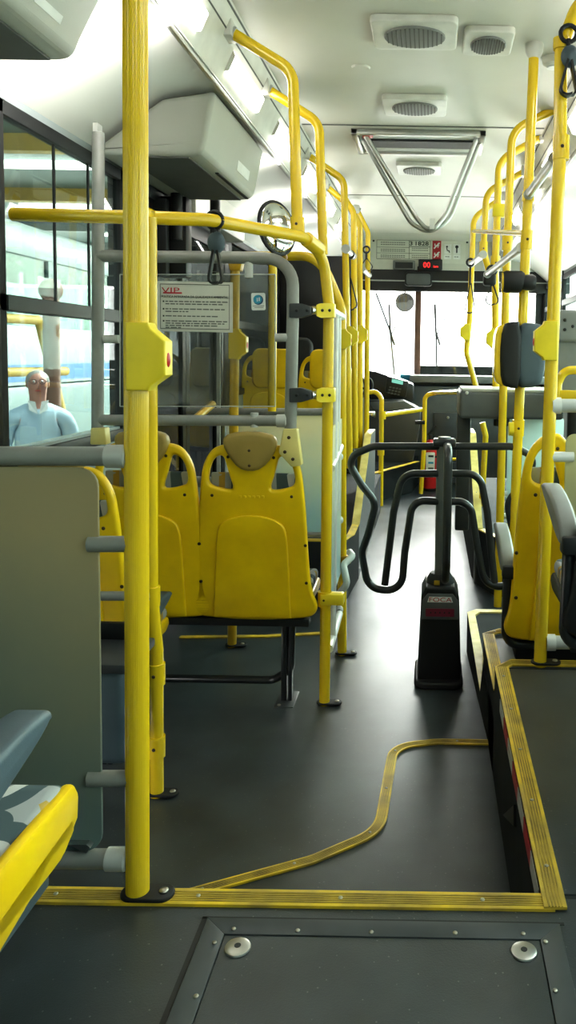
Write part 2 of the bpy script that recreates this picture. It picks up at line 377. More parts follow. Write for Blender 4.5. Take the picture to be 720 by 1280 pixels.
# ceiling profile: flat centre, trough face, cove
def prof(s): # s=+1 right, -1 left : list (x,z)
    q = [(XC+s*.705, CZ), (XC+s*.82, 2.52)]
    return q
Y0, Y1 = -2.6, 9.04
ce = MB(); ce.box((XC-.705, Y0, CZ), (XC+.705, Y1, CZ+.05)); S_(ce, 'ceiling', 'ceil', 'pale flat ceiling of the bus')
for s in (-1, 1):
    cov = []
    for k in range(9):
        t = k/8; x = .80+(1.35-.80)*t; z = 2.53-.24*t + .075*math.sin(t*math.pi); cov.append((XC+s*x, z))
    pts = [Vector((x, Y0, z)) for x, z in cov] + [Vector((x+s*.03, Y0, z+.06)) for x, z in cov[::-1]]
    S_(MB().prism(pts, (0, Y1-Y0, 0)), 'ceiling', 'ceil2', 'white curved cove of the %s side of the ceiling' % ('left' if s < 0 else 'right'))
    a, c = prof(s); 
    tr = MB().prism([Vector((a[0], Y0, a[1])), Vector((c[0], Y0, c[1])), Vector((c[0]+s*.05, Y0, c[1]+.05)), Vector((a[0]+s*.05, Y0, a[1]+.05))], (0, Y1-Y0, 0))
    side = 'left' if s < 0 else 'right'
    to = S_(tr, 'trim_%d' % (9 if s < 0 else 10), 'trough', 'sloping white light trough along the %s of the ceiling' % side)
    def on(f, off): return Vector((a[0]+(c[0]-a[0])*f - s*off*.91, 0, a[1]+(c[1]-a[1])*f - off*.42))
    for nm, f, w, mm in (('groove', .30, .006, 'seam'), ('groove', .92, .012, 'seam'), ('groove', .04, .008, 'seam')):
        p = on(f, .0); d = (Vector((c[0], 0, c[1]))-Vector((a[0], 0, a[1]))).normalized()*w; o_ = on(f, .002)-on(f, 0)
        MB().prism([p+Vector((0, Y0, 0)), p+d+Vector((0, Y0, 0)), p+d+o_+Vector((0, Y0, 0)), p+o_+Vector((0, Y0, 0))], (0, Y1-Y0-.1, 0)).build(nm, mm, to)
    p = on(1.0, .012); MB().tube([p+Vector((0, Y0, 0)), p+Vector((0, Y1-.1, 0))], .011, seg=8).build('rail', 'alu', to)
    # lamps
    for k in range(-3, 6):
        yc = 2.66+.955*k + (.28 if s > 0 else 0)
        if yc > 7.6: continue
        vis = {0: 'first', 1: 'second', 2: 'third', 3: 'fourth', 4: 'fifth', 5: 'sixth'}.get(k)
        lab = '%s lit ceiling lamp from the rear in the %s light trough' % (vis, side) if vis else 'lit ceiling lamp in the %s trough behind the first one' % side
        l = T('ceiling_lamp', lab, 'lamp', on(.6, .0)+Vector((0, yc, 0)), 'fluorescent lamps in the light troughs')
        pl = [on(.42, .002), on(.46, .016), on(.70, .016), on(.74, .002)]
        MB().prism([q+Vector((0, yc-.28, 0)) for q in pl], (0, .56, 0), .006).build('diffuser', 'lamp', l)
        ld_ = bpy.data.lights.new('cove_fill_light', 'AREA'); ld_.shape = 'RECTANGLE'; ld_.size = .5; ld_.size_y = .06; ld_.energy = 0 if s < 0 and (k == 1 or k < 0) else (6 if s < 0 and k == 0 else 3); ld_.color = (1, .98, .94)  # unseen area light added beside each lamp to brighten the cove
        lo_ = bpy.data.objects.new('cove_fill_light', ld_); COL.objects.link(lo_); lo_.location = (XC+s*.86, yc, 2.40); lo_.rotation_euler = Vector((s*.72, 0, .45)).to_track_quat('-Z', 'X').to_euler()
        for e in (-.286, .28): MB().prism([q+Vector((0, yc+e, 0)) for q in [on(.42, .001), on(.46, .0165), on(.70, .0165), on(.74, .001)]], (0, .006, 0)).build('end_cap', 'trough', l)
# ceiling cross seams
b = MB()
for y in (4.72, 6.75): b.box((XC-.70, y, CZ-.003), (XC+.70, y+.018, CZ))
S_(b, 'trim_11', 'seam', 'dark cross joints of the ceiling panels')
# left windows
def window(n, x, y0, y1, z0, z1, gm, bar=None, label=None, mull=()):
    s = 1 if x < 0 else -1
    w = MB()
    fr = .05
    for lo, hi in (((y0, z0), (y1, z0+fr)), ((y0, z1-fr), (y1, z1)), ((y0, z0), (y0+fr, z1)), ((y1-fr, z0), (y1, z1))):
        w.box((x-.03*s, lo[0], lo[1]), (x+.012*s, hi[0], hi[1]), .006)
    if bar: w.box((x-.03*s, y0, bar-.027), (x+.012*s, y1, bar+.027))
    for m_ in mull: w.box((x-.010*s, m_-.005, bar or z0), (x-.002*s, m_+.005, z1))
    o = st(w.build('window_%d' % n, 'rubber'), label)
    if bar: o2 = MB().box((x+.0121*s, y0+.05, bar-.024), (x+.016*s, y1-.05, bar+.024)).build('cross_bar', 'dark', o)
    MB().box((x-.012*s, y0+.03, z0+.03), (x-.006*s, y1-.03, z1-.03)).build('pane', gm, o); return o
window(1, XL, 2.62, 3.70, 1.04, 2.26, 'glass', 1.60, 'left window beside the near yellow pole', (3.05, 3.35))
window(2, XL, .42, 2.42, 1.10, 2.26, 'glass', 1.62)
window(3, XL, -2.4, .3, 1.10, 2.26, 'glass', 1.62)
window(4, XL, 5.62, 7.3, 1.13, 2.26, 'tint', 1.65)
window(5, XL, 7.5, 9.1, 1.13, 2.26, 'tint')
for i, (a, c_) in enumerate(((-2.4, -.3), (-.2, 1.3), (1.42, 3.5), (3.66, 5.3), (5.42, 6.6), (6.75, 7.9), (8.0, 9.1))):
    window(6+i, XR, a, c_, 1.10, 2.26, 'gside' if i > 2 else 'glass', 1.98)
# left double door (dark glass leaves)
d = st(MB().box((XL-.05, 3.84, 0), (XL+.02, 3.93, 2.35), .01).box((XL-.05, 5.36, 0), (XL+.02, 5.45, 2.35), .01).box((XL-.05, 3.84, 2.2), (XL+.02, 5.45, 2.4), .01).build('door_1', 'black'), 'dark glazed side door behind the left seats')
for y0, y1 in ((3.93, 4.64), (4.65, 5.36)):
    lf = MB().box((XL-.03, y0, .02), (XL, y0+.06, 2.2)).box((XL-.03, y1-.06, .02), (XL, y1, 2.2)).box((XL-.03, y0, 2.12), (XL, y1, 2.2)).box((XL-.03, y0, .02), (XL, y1, .10)).build('door_leaf', 'black', d)
    MB().box((XL-.02, y0+.05, .10), (XL-.012, y1-.05, 2.13)).build('pane', 'tint', lf)
MB().tube([P(240, 527, 4.05), P(266, 505, 4.3)], .02).build('handle', 'poledark', d)
MB().box((XL+.001, 5.30, .05), (XL+.024, 5.315, 2.15)).build('edge_strip', 'greyl', d)
# door header: dark mechanism posts and cover edge
b = MB()
b.cyl(P(221, 205, 4.15), P(221, 340, 4.15), .022); b.box(P(190, 340, 4.2)-Vector((0, .05, 0)), P(245, 330, 4.2)+Vector((0, 0, .02)))
mech = T('door_mechanism', 'black door opening mechanism under the cover above the dark side door', 'mechanism', P(221, 330, 4.2))
MB().tube([P(221, 228, 4.15), P(221, 300, 4.15)], .03).build('shaft', 'black', mech)
MB().tube([P(269, 248, 4.35), P(269, 340, 4.35)], .028).build('shaft', 'black', mech)
MB().box(P(196, 345, 4.16), P(240, 250, 4.26), .008).build('motor_housing', 'black', mech)
MB().box(P(188, 345, 4.10), P(212, 250, 4.15), .008).build('bracket', 'dark', mech)
b.bm.free()
# front: bulkhead, header band, windscreen
YF = 9.15
S_(MB().box((XL, YF-.12, 2.40), (XR, YF+.1, CZ)).box((XL, YF, 0), (XR, YF+.1, 1.14)), 'wall_front', 'ceil', 'front bulkhead above the windscreen')
S_(MB().box((XL, YF-.10, 2.165), (XR, YF+.02, 2.40)), 'trim_12', 'black', 'black band above the windscreen')
S_(MB().box((XL, YF-.115, 2.27), (XR, YF-.10, 2.283)), 'trim_13', 'greyl', 'thin pale line along the black band')
S_(MB().box((XL, YF-.02, 1.14), (XR, YF+.06, 1.19)), 'baseboard_front', 'greyl')
wf = st(MB().box((XL, YF+.02, 1.14), (XL+.1, YF+.08, 2.2)).box((XR-.1, YF+.02, 1.14), (XR, YF+.08, 2.2)).build('window_20', 'black'), 'bright windscreen at the front of the bus')
MB().box((XL+.1, YF+.03, 1.14), (XR-.1, YF+.036, 2.2)).build('pane', 'wind', wf)
mu = [P(523, 362, YF), P(523, 480, YF)]
MB().box((mu[0].x-.035, YF, 1.14), (mu[0].x+.035, YF+.06, 2.2), .01).build('mullion', 'brown', wf)
MB().box((P(530, 0, YF).x, YF+.04, 1.19), (XR-.1, YF+.06, 1.33)).build('dark_base_band', 'black', wf)
# ceiling curve before the bulkhead
b = MB(); b.prism([Vector((XL, YF-.12, CZ-.001)), Vector((XL, YF-.12, CZ-.05)), Vector((XL, YF-.35, CZ-.001))], (XR-XL, 0, 0)); S_(b, 'trim_14', 'ceil')
# left raised floor over the front wheel with its sloping edge, and the right one
def wheel_floor(pts, z, slope_y0, slope_y1, z1, xe, s, n, lab):
    b = MB().prism([(x, y, 0) for x, y in pts], (0, 0, z)); S_(b, 'floor', 'riser', lab)
    X0 = xe; X1 = XL if s < 0 else XR
    w = MB().prism([Vector((X0, slope_y0, 0)), Vector((X0, slope_y0, z)), Vector((X0, slope_y1, z1)), Vector((X0, slope_y1+.5, z1)), Vector((X0, slope_y1+.5, 0))], (s*.05, 0, 0))
    S_(w, 'wall_%s_low' % ('left' if s < 0 else 'right'), 'mid', lab.replace('floor', 'side panel'))
    strip([Vector((X0+s*.022, slope_y0, z+.004)), Vector((X0+s*.022, slope_y1, z1+.004)), Vector((X0+s*.022, slope_y1+.4, z1+.004))], .05, 'trim_%d' % n, 'paletrim', up=Vector((0, -.45, .9)).normalized(), g=False, screws=2, label=lab.replace('floor', 'sloping edge strip'))
wheel_floor([(XL, 4.61), (-.476, 4.61), (-.445, 5.08), (-.445, 7.3), (XL, 7.3)], .35, 5.08, 6.0, .84, -.444, -1, 15, 'raised floor on the left behind the partition')
strip([(-1.35, 4.635, .352), (-.50, 4.635, .352), (-.468, 4.80, .352), (-.468, 5.08, .352)], .045, 'trim_16', 'strip', g=False, screws=4, label='yellow edge strip of the left raised floor')
wheel_floor([(XR, 4.75), (.42, 4.75), (.314, 5.0), (.29, 5.2), (.29, 7.2), (XR, 7.2)], .35, 5.02, 6.0, .86, .30, 1, 17, 'raised floor on the right beyond the turnstile')
strip([(1.2, 4.775, .352), (.43, 4.775, .352), (.336, 5.01, .352)], .045, 'trim_18', 'strip', g=False, label='yellow edge strip of the right raised floor')
# driver platform riser
S_(MB().prism([(XL, 8.0, 0), (-.55, 7.75, 0), (-.18, 8.35, 0), (-.10, 9.1, 0), (XL, 9.1, 0)], (0, 0, .33)), 'floor', 'riser', 'raised driver platform at the front')
strip([PZ(466, 592, .33), PZ(522, 577, .33)], .05, 'trim_19', 'strip', g=False, label='yellow edge strip of the driver platform')

# ================================================================ POLES
PR = .0222
def pole(label, pts, fil=.0, base=None, group='yellow handrail poles', m='pole', r=PR, sleeves=(), name='handrail_pole', flute=0, seg=16, top=None):
    pts = [Vector(p) for p in pts]
    o = T(name, label, 'handrail', min(pts, key=lambda q: q.z), group)
    MB().tube(pts, r, fil, seg=seg, flute=flute).build('tube', m, o, angle=24 if flute else 60)
    if base is not None:
        f = MB(); p = Vector((pts[-1].x, pts[-1].y, base))
        f.shape([rrect(.105, .05, .024)], .009, .003, Matrix.Translation(p+Vector((.020, 0, .005)))); bp = f.build('base_plate', 'rubber', o)
        screw(bp, p+Vector((.052, 0, .011)), r=.010, name='bolt')
    for (a, c) in sleeves: sleeve(o, a, c, r*1.28, m)
    if top is not None: MB().tube([top+Vector((0, 0, -.06)), top+Vector((0, 0, -.035)), top], [r*1.15, r*1.7, r*1.8]).build('collar', 'trough', o)
    return o
def sleeve(o, a, c, r, m='pole', sc=True):
    a = Vector(a); c = Vector(c); sl = MB().tube([a, c], r).build('sleeve', m, o)
    if sc: mid = (a+c)/2; screw(sl, mid+Vector((0, -r, 0)), (0, -1, 0), .006, 'hole')
    return sl
def stop_button(label, cx, cy, Y, s, side=1, m='clamp'):
    """hexagonal stop-request box clipped on a pole; s = metres per photo pixel of the model outline"""
    c = P(cx, cy, Y); k = side
    o = T('stop_button', label, 'button', c-Vector((0, 0, .04*s)), 'stop request buttons on the poles')
    out = [(-.045*k, -.085), (.012*k, -.085), (.018*k, -.072), (.055*k, -.045), (.055*k, .040), (.018*k, .070), (.012*k, .085), (-.045*k, .085)]
    if k < 0: out = out[::-1]
    MB().shape([[(x*s, y*s) for x, y in out]], .062*s, .006*s, Matrix.Translation(c) @ UP).build('housing', m, o)
    MB().ball(c+Vector((.054*k*s, -.004, -.005)), .012*s, (.5, 1, 1.6)).build('push_button', 'red', o)
    return o
# near left pole
YN = 1.506
pn = P(172, 1122, YN); pt = P(169, 5, YN); pt = pn + (pt-pn)*((CZ-pn.z)/(pt.z-pn.z))
near = pole('thick ribbed yellow pole in the left foreground, bolted to the raised floor edge', [pt, pn], base=ZR+.005, r=.0225, flute=.025, seg=88, top=pt)
stop_button('large yellow stop button box on the near ribbed pole', 184, 446, YN-.01, .74)
# second pole, on the low floor behind it
Y2 = 2.52
b2 = P(196, 995, Y2)
rl = [P(16, 268, 2.66), P(188, 272, 2.58), P(262, 275, 2.70), P(378, 296, 3.06)]
o = pole('yellow pole with a kink standing on the low floor behind the near ribbed pole', [P(187, 272, Y2), P(189, 745, Y2), P(195.5, 812, Y2), b2], fil=.05, base=.004,
     sleeves=[(P(189, 757, Y2), P(189, 733, Y2)), (P(195.5, 855, Y2), P(195.5, 829, Y2)), (P(195.7, 945, Y2), P(195.7, 920, Y2))])
MB().box(P(184, 300, Y2-.03), P(192, 263, Y2+.03), .004).build('clamp', 'pole', o)
# rail 1 that turns down into pole 3
Y3 = 3.22; p3 = P(405.5, 880, Y3)
o = pole('horizontal yellow rail turning down into the pole at the near end of the ladder-like partition', rl+[P(404, 318, 3.2), P(411, 380, Y3), p3], fil=.12, base=.004,
     sleeves=[(P(383, 299, 3.08), P(399, 312, 3.17)), (P(405.8, 757, Y3), P(405.8, 739, Y3))], group='yellow handrail poles')
MB().box(P(400, 757, Y3-.03), P(431, 739, Y3+.02), .006).build('bracket', 'clamp', o)
o['label'] = 'long yellow rail that bends down into the floor pole beside the right rear-facing seat back'
o['label'] = 'long yellow rail bending down to the floor pole right of the nearest seat backs'
# arm 1 from the trough to rail 1
def mount(o, p):
    MB().box(p-Vector((.03, .05, .035)), p+Vector((.025, .05, .035)), .008).build('mount_block', 'trough', o)
    MB().tube([p+Vector((-.005, 0, 0)), p+Vector((.03, 0, -.014))], .026).build('collar', 'greyl', o)
lat = ['nearest', 'second', 'third', 'fourth', 'fifth', 'farthest']
arms = [(3.22, [(285, 38), (366, 88), (372, 292)], [(372, 290), (371.5, 272)]), (3.9, [(332, 110), (399, 153), (404, 318)], None), (5.15, [(383, 193), (430, 225), (437, 585)], None),
        (5.9, [(407, 232), (442, 262), (444, 560)], None), (6.4, [(430, 245), (450, 282), (450, 620)], None), (7.0, [(446, 262), (460, 290), (458, 545)], None)]
for i, (Y, pp, sl) in enumerate(arms):
    pts = [P(u, v, Y) for u, v in pp]
    o = pole('%s of the yellow poles that bend to the left light trough' % lat[i], pts, fil=.10, sleeves=[tuple(P(u, v, Y) for u, v in sl)] if sl else ())
    mount(o, pts[0])
# pole 4 with rail towards the left window
Y4 = 3.775
o = pole('yellow pole at the far end of the ladder-like partition, with a rail to the left', [P(236, 322, 4.05), P(300, 320, 4.0), P(400, 320, Y4), P(427, 385, Y4), P(427.5, 818, Y4)], fil=.16, base=.004)
for v in (415, 571, 650, 762):
    c = MB().ball(P(424, v, Y4-.03), .020).build('clip_ball', 'white', o); screw(c, P(424, v+2, Y4-.052), (0, -1, 0), .009, 'ink', 'clip_screw')
MB().box(P(417, 705, Y4-.03), P(440, 693, Y4+.02), .008).build('bracket', 'poledark', o)
# ladder-like partition between poles 3 and 4
pa, pb = P(411, 700, Y3+.03), P(424, 700, Y4-.05)
def lerpz(t, z): q = pa.lerp(pb, t); return Vector((q.x+.004, q.y, z))
lp = T('partition_panel', 'narrow white tube partition between two yellow poles beside the aisle', 'partition', lerpz(.5, .15))
MB().prism([lerpz(.05, .42), lerpz(.92, .42), lerpz(.92, 1.15), lerpz(.05, 1.15)], (.006, .001, 0)).build('panel', 'frost2', lp)
for (t0, z0, t1, z1) in ((.02, .22, .98, .22), (.02, 1.62, .98, 1.62), (.02, .98, .9, 1.02)): MB().tube([lerpz(t0, z0), lerpz(t1, z1)], .017).build('rail', 'white', lp)
MB().tube([lerpz(.3, .22), lerpz(.3, 1.62)], .015).build('upright', 'white', lp)
MB().tube([lerpz(.6, .75), lerpz(.6, 1.62)], .013).build('upright', 'white', lp)
MB().tube([P(424, 742, 3.6), P(434, 730, 3.6), P(429, 706, 3.65), P(441, 695, 3.7), P(437, 690, 3.75)], .016, .03).build('bent_handle', 'white', lp)
# pole 293 (with stop button) and pole 340 behind the glass screen
Yp = 3.855
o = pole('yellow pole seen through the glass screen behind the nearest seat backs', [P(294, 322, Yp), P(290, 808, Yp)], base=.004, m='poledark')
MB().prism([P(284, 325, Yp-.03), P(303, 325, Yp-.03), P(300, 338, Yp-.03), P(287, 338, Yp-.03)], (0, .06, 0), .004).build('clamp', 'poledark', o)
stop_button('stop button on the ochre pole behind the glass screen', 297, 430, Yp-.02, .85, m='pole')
pole('short yellow pole behind the glass screen ending above the pale partition', [P(341, 326, 4.55), P(340, 514, 4.55)], m='pole', r=.024)
stop_button('nearest of the stop buttons on the left row of poles', 431, 424, 3.74, .55)
stop_button('middle of the stop buttons on the left row of poles', 440, 420, 5.12, .72)
stop_button('farthest of the stop buttons on the left row of poles', 452, 418, 6.36, .85)
# right poles
YR = 2.732; r0 = P(675, 832, YR)
o = pole('yellow pole on the right standing at the front of the nearest platform', [P(752, -28, YR), P(720, 12, YR), P(701.5, 60, YR), P(700, 180, YR), r0], fil=.12, base=ZR+.008, r=.0225,
     sleeves=[(P(701, 200, YR), P(701.5, 170, YR)), (P(702, 62, YR), P(702.3, 48, YR))], )
stop_button('stop button box on the right platform pole', 683, 426, YR-.01, .78, -1)
Y1 = 3.483; t1 = P(668, 54, Y1); t1.z = CZ
o = pole('tall yellow pole reaching the ceiling collar on the right', [t1, P(658, 290, Y1), P(641, 700, Y1), P(637, 790, Y1)], top=t1, r=.0215,
     sleeves=[(P(658, 312, Y1), P(659, 288, Y1)), (P(660, 252, Y1), P(660.5, 240, Y1)), (P(647, 545, Y1), P(648, 525, Y1))])
MB().tube([P(642, 536, Y1-.01), P(636, 536, Y1-.01)], .030).build('knob', 'clamp', o)
rarm = [(4.4, [(699, 134), (640, 163), (634, 305), (622, 758)], 'nearest'), (4.9, [(678, 171), (624, 200), (619, 330), (620, 490)], 'second'),
        (5.6, [(655, 215), (608, 240), (604, 312), (612, 342)], 'third'), (6.4, [(628, 247), (592, 272), (587, 400), (583, 440), (598, 494)], 'farthest')]
for Y, pp, nm in rarm:
    pts = [P(u, v, Y) for u, v in pp]
    o = pole('%s of the yellow poles that bend to the right light trough' % nm, pts, fil=.13, base=.004 if nm == 'nearest' else None, m='pole')
    MB().box(pts[0]-Vector((.02, .04, .03)), pts[0]+Vector((.06, .04, .04)), .006).build('mount_block', 'trough', o)
    if nm in ('nearest', 'second', 'third'): q = pp[2]; sleeve(o, P(q[0], q[1]+8, Y), P(q[0]+.4, q[1]-10, Y), PR*1.35)
    if nm == 'second': MB().box(P(616, 270, Y-.03), P(632, 257, Y+.03), .006).build('clamp', 'clamp', o)
pole('short level yellow rail between the right poles below the ceiling', [P(592, 289, 6.35), P(657, 292, 3.52)], r=.015)
pole('yellow tube hanging below the grey fare desk', [P(603, 528, 5.3), P(607, 545, 5.3), P(602, 632, 5.3)], fil=.05, r=.020)
stop_button('stop button on the far right bent pole beside the windscreen', 582, 415, 6.36, .75, -1)
stop_button('stop button on the pole behind the card reader', 616, 423, 4.86, .7, -1)
# silver overhead grips
def grip(label, a, c, r=.018):
    o = T('grab_rail', label, 'grab rail', a, 'silver overhead grab rails'); MB().tube([a, c], r).build('tube', 'alu', o)
    d = (c-a).normalized()
    for e, s in ((a, 1), (c, -1)): MB().tube([e-d*.004*s, e+d*.03*s], r*1.25).build('end_cap', 'greyl', o)
grip('silver overhead grab rail between the right platform pole and the tall pole', P(694, 197, 2.76), P(661, 243, Y1-.03))
grip('long silver overhead grab rail beside the black camera on the right', P(652, 309, Y1), P(609, 343, 4.7))
grip('short silver grab rail holding a strap beside the windscreen', P(604, 318, 5.5), P(588, 331, 6.3), .022)
grip('short silver grab rail between the left poles near a strap', P(432, 311, 5.0), P(441, 320, 5.8), .022)
grip('farthest short silver grab rail in the left row of poles', P(453, 336, 6.4), P(461, 344, 6.95), .02)

# ================================================================ STRAPS
def strap(label, u, v0, v1, Y, w, knob=True, group='black hand straps', lw=.012):
    o = T('hand_strap', label, 'strap', P(u, v1, Y), group)
    top = P(u, v0, Y); bot = P(u, v1, Y); h = top.z-bot.z
    MB().tube([top+Vector((.027*math.cos(R(t)), .0, .027*math.sin(R(t)))) for t in range(0, 361, 24)], .0075, seg=8, cap=False).build('loop_clip', 'rubber', o)
    zb = bot.z; zt = top.z-.027; zm = zb+(zt-zb)*.58
    lp = MB(); L = [Vector((top.x, top.y, zt)), Vector((top.x-.004, top.y, zm))]
    n = 10
    ring = [Vector((top.x-w*math.sin(R(180*k/n)) if False else top.x - w*math.cos(R(180*k/n)), top.y, zb+w-w*math.sin(R(180*k/n)))) for k in range(n+1)]
    path = [Vector((top.x-.004, top.y, zm+.02))]+ring+[Vector((top.x+.004, top.y, zm+.02))]
    for A, B in zip(path, path[1:]):
        d = Vector((0, lw, 0)); lp.prism([A-d, B-d, B+d, A+d], Vector((0, 0, .008)) if abs((B-A).x) > abs((B-A).z) else Vector((.008, 0, 0)))
    lp.build('strap_loop', 'rubber', o, merge=False)
    if knob: MB().ball(Vector((top.x+.006, top.y, zt-.02-(zt-zm)*.35)), .030, (1, .6, 1.25)).build('knob', 'blue', o)
    MB().tube([Vector((top.x, top.y, zt+.01)), Vector((top.x, top.y, zm+.01))], .008, seg=8).build('stem', 'rubber', o)
    return o
strap('black hand strap hanging from the long yellow rail in front of the glass screen', 268, 275, 356, 2.72, .022)
strap('large black hand strap hanging at the top right edge of the picture', 711, 42, 121, 2.70, .026, lw=.016)
strap('black hand strap hanging among the left row of yellow poles', 437, 318, 389, 5.5, .05, False)
strap('small black hand strap high on the farthest left pole', 458, 312, 340, 6.95, .05, False)
strap('black hand strap hanging beside the far right bent pole', 588, 328, 392, 6.0, .035, False)
strap('thin hand strap hanging below the long silver rail', 615, 338, 382, 4.7, .036, False, lw=.004)

# ================================================================ SEATS
PXS = .43/130
def sl(pts): return [((x-318)*PXS, .384+(772-y)*PXS) for x, y in pts]
OUT = sl([(262, 772), (318, 775), (374, 772), (392, 768), (397, 755), (389, 738), (385, 700), (383, 650), (379, 600), (375, 578), (364, 561), (350, 556), (341, 557), (334, 566), (318, 570), (302, 566), (295, 557), (286, 556), (272, 561), (261, 578), (257, 600), (253, 650), (251, 700), (249, 738), (243, 755), (247, 768)])
HL = sl([(266, 602), (267, 590), (271, 577), (278, 570), (285, 570), (288, 580), (291, 592), (297, 610), (289, 611), (271, 607)])
HR = [(-x, z) for x, z in HL][::-1]
def bend(c):     # reclines the back and rolls its foot forward; local x, z(height), depth
    z = c.y; lean = -.075*(z-.40)+.05*max(0, .47-z)**1.5*6
    return Vector((c.x, z, c.z-lean))
def make_seat(name, label, shell='yellow', headrest=True, legs=None, arm=None, cushion='fabric', group='yellow bus seats', pad='mid', emboss=True, az=0):
    o = T(name, label, 'seat', (0, 0, 0), group)
    W = Matrix.Rotation(R(90), 4, 'X')
    bk = MB().shape([smooth2(OUT), smooth2(HL), smooth2(HR)], .036, .013, W, bend).build('backrest', shell, o, angle=50)
    pan = sl([(270, 768), (270, 769), (270, 770), (272, 770), (318, 771), (362, 770), (364, 770), (364, 769), (364, 768), (362, 700), (360, 662), (354, 650), (336, 643), (318, 641), (300, 643), (282, 650), (276, 662), (274, 700)])
    def bp(c): q = bend(c); return Vector((q.x, q.y, q.z+.022))
    MB().shape([smooth2(pan)], .016, .006, W, bp).build('back_panel', shell, bk, angle=50)
    if emboss:
        me = text('▪▪▪▪▪▪', .001, Matrix(), shell, bk, 'embossing') if False else None
        e = MB()
        for k in range(6): x = -.045+k*.018; q = W @ bend(Vector((x, .86+.03, .018))); e.box(q-Vector((.005, .002, .005)), q+Vector((.006, .002, .006)), .0015)
        e.build('embossed_mark', shell, bk)
    for x, y in ((271, 618), (366, 618), (254, 678), (382, 678), (255, 725), (383, 725), (291, 571), (345, 571)):
        p = sl([(x, y)])[0]; q = W @ bend(Vector((p[0], p[1], .018))); screw(bk, q, (0, -1, 0), .0065, 'hole')
    if headrest:
        hp = sl([(288, 545), (302, 541), (318, 540), (334, 541), (347, 545), (350, 556), (344, 570), (332, 584), (318, 588), (304, 584), (293, 570), (286, 556)])
        def bh(c): q = bend(c); return Vector((q.x, q.y, q.z+.018))
        hr = MB().shape([smooth2(hp, 1)], .055, .016, W, bh).build('headrest', 'tan', o, angle=60)
        for y in (562, 580): p = sl([(318, y)])[0]; q = W @ bend(Vector((p[0], p[1], .046))); screw(hr, q, (0, -1, 0), .006, 'hole')
    # seat shell + cushion
    MB().prism([(-.205, .0, .385), (-.205, .43, .375), (-.205, .47, .395), (-.205, .46, .43), (-.205, .25, .42), (-.205, .06, .45), (-.205, .0, .47)], (.41, 0, 0), .012).build('seat_shell', shell, o)
    cu = MB().prism([(-.195, .03, .42), (-.195, .25, .405), (-.195, .44, .42), (-.195, .475, .425), (-.195, .475, .455), (-.195, .44, .475), (-.195, .25, .452), (-.195, .09, .465), (-.195, .04, .52)], (.39, 0, 0), .014, 3).build('cushion', cushion, o)
    fb = MB().prism([(-.17, .025, .47), (-.17, .045, .47), (-.17, -.006, .98), (-.17, -.02, .98)], (.34, 0, 0), .008).build('back_cushion', cushion, o)
    if legs:
        MB().box((-.22, .01, .345), (.22, .07, .378), .004).build('frame_bar', 'rubber', o)
        for x in legs:
            lg = MB().box((x-.012, .06, .012), (x+.012, .09, .35), .003).box((x+.018, .06, .012), (x+.034, .09, .35), .003).build('leg', 'blackm', o)
            MB().box((x-.03, .0, .0), (x+.05, .16, .014), .003).build('foot_plate', 'dark', lg); screw(lg, (x-.01, .012, .017), r=.008, name='bolt')
    if arm:
        make_arm(o, arm*.235, pad, az)
    return o
def make_arm(o, x, pad, az=0):
    """U shaped tube from the seat frame up to a padded armrest"""
    a = MB().tube([(x*.55, .03, .36), (x, .02, .36), (x, -.005, .62+az)], .016, .05).build('armrest_tube', 'blackm', o)
    MB().box((x-.02, -.03, .60+az), (x+.02, .015, .645+az), .006).build('hinge', 'rubber', a)
    MB().shape([smooth2([(-.03, -.032), (.0, .012), (.12, .034), (.27, .030), (.345, .012), (.33, -.008), (.2, -.022), (.05, -.038)], 2)], .05, .010,
               Matrix.Translation((x, 0, .655+az)) @ Matrix(((0, 0, 1, 0), (1, 0, 0, 0), (0, 1, 0, 0), (0, 0, 0, 1))) @ Matrix.Rotation(R(9), 4, 'Z')).build('armrest_pad', pad, a)
Ys = 3.18
x1 = P(318, 660, Ys).x; x2 = P(187, 660, Ys).x
s1 = make_seat('bus_seat', 'yellow seat back with tan headrest left of the floor pole, facing forward', legs=(.11,))
MB().tube([(-.75, .10, .085), (.06, .10, .085), (.135, .08, .14), (.14, .07, .34)], .017, .06).build('foot_rail', 'blackm', s1)
s1.location = (x1, Ys, -.01)
s2 = dup(s1, (x2, Ys, -.01), 'yellow seat back partly hidden behind the near ribbed pole')
for c in [k for k in OBJ() if k.parent == s2 and k.name.split('.')[0] in ('foot_rail', 'leg')]:
    for g in [k for k in OBJ() if k.parent == c]: bpy.data.objects.remove(g)
    bpy.data.objects.remove(c)
x3 = P(158, 680, 2.65).x-.213
s3 = make_seat('bus_seat', 'yellow seat back showing between the frosted panel and the near ribbed pole', legs=(.1,), arm=1, pad='blue', emboss=False, az=-.15)
s3.location = (x3, 2.65, -.03)
n1 = make_seat('bus_seat', 'seat with yellow side and ringed grey cushion in the bottom left corner', legs=None, arm=.91, pad='blue', emboss=False, az=-.085)
q = PZ(97, 983, .83)
nl = Vector((q.x-.205, q.y-.47, .373)); side = [PX(u, v, q.x)-nl for u, v in ((94, 979), (100, 992), (99, 1022), (87, 1053), (47, 1114), (4, 1187), (-60, 1330), (-150, 1380), (-150, 1272), (0, 1090))]
MB().prism(side, (-.018, 0, 0), .006).build('side_panel', 'yellow', n1)
MB().box(Vector((-1.2, .35, .556))-nl, Vector((-.62, 1.276, .68))-nl, .006).build('pedestal', 'blue', n1)
MB().box(Vector((-1.0, .4, .374))-nl, Vector((-.78, 1.0, .56))-nl, .006).build('leg', 'blackm', n1)
n1.location = nl
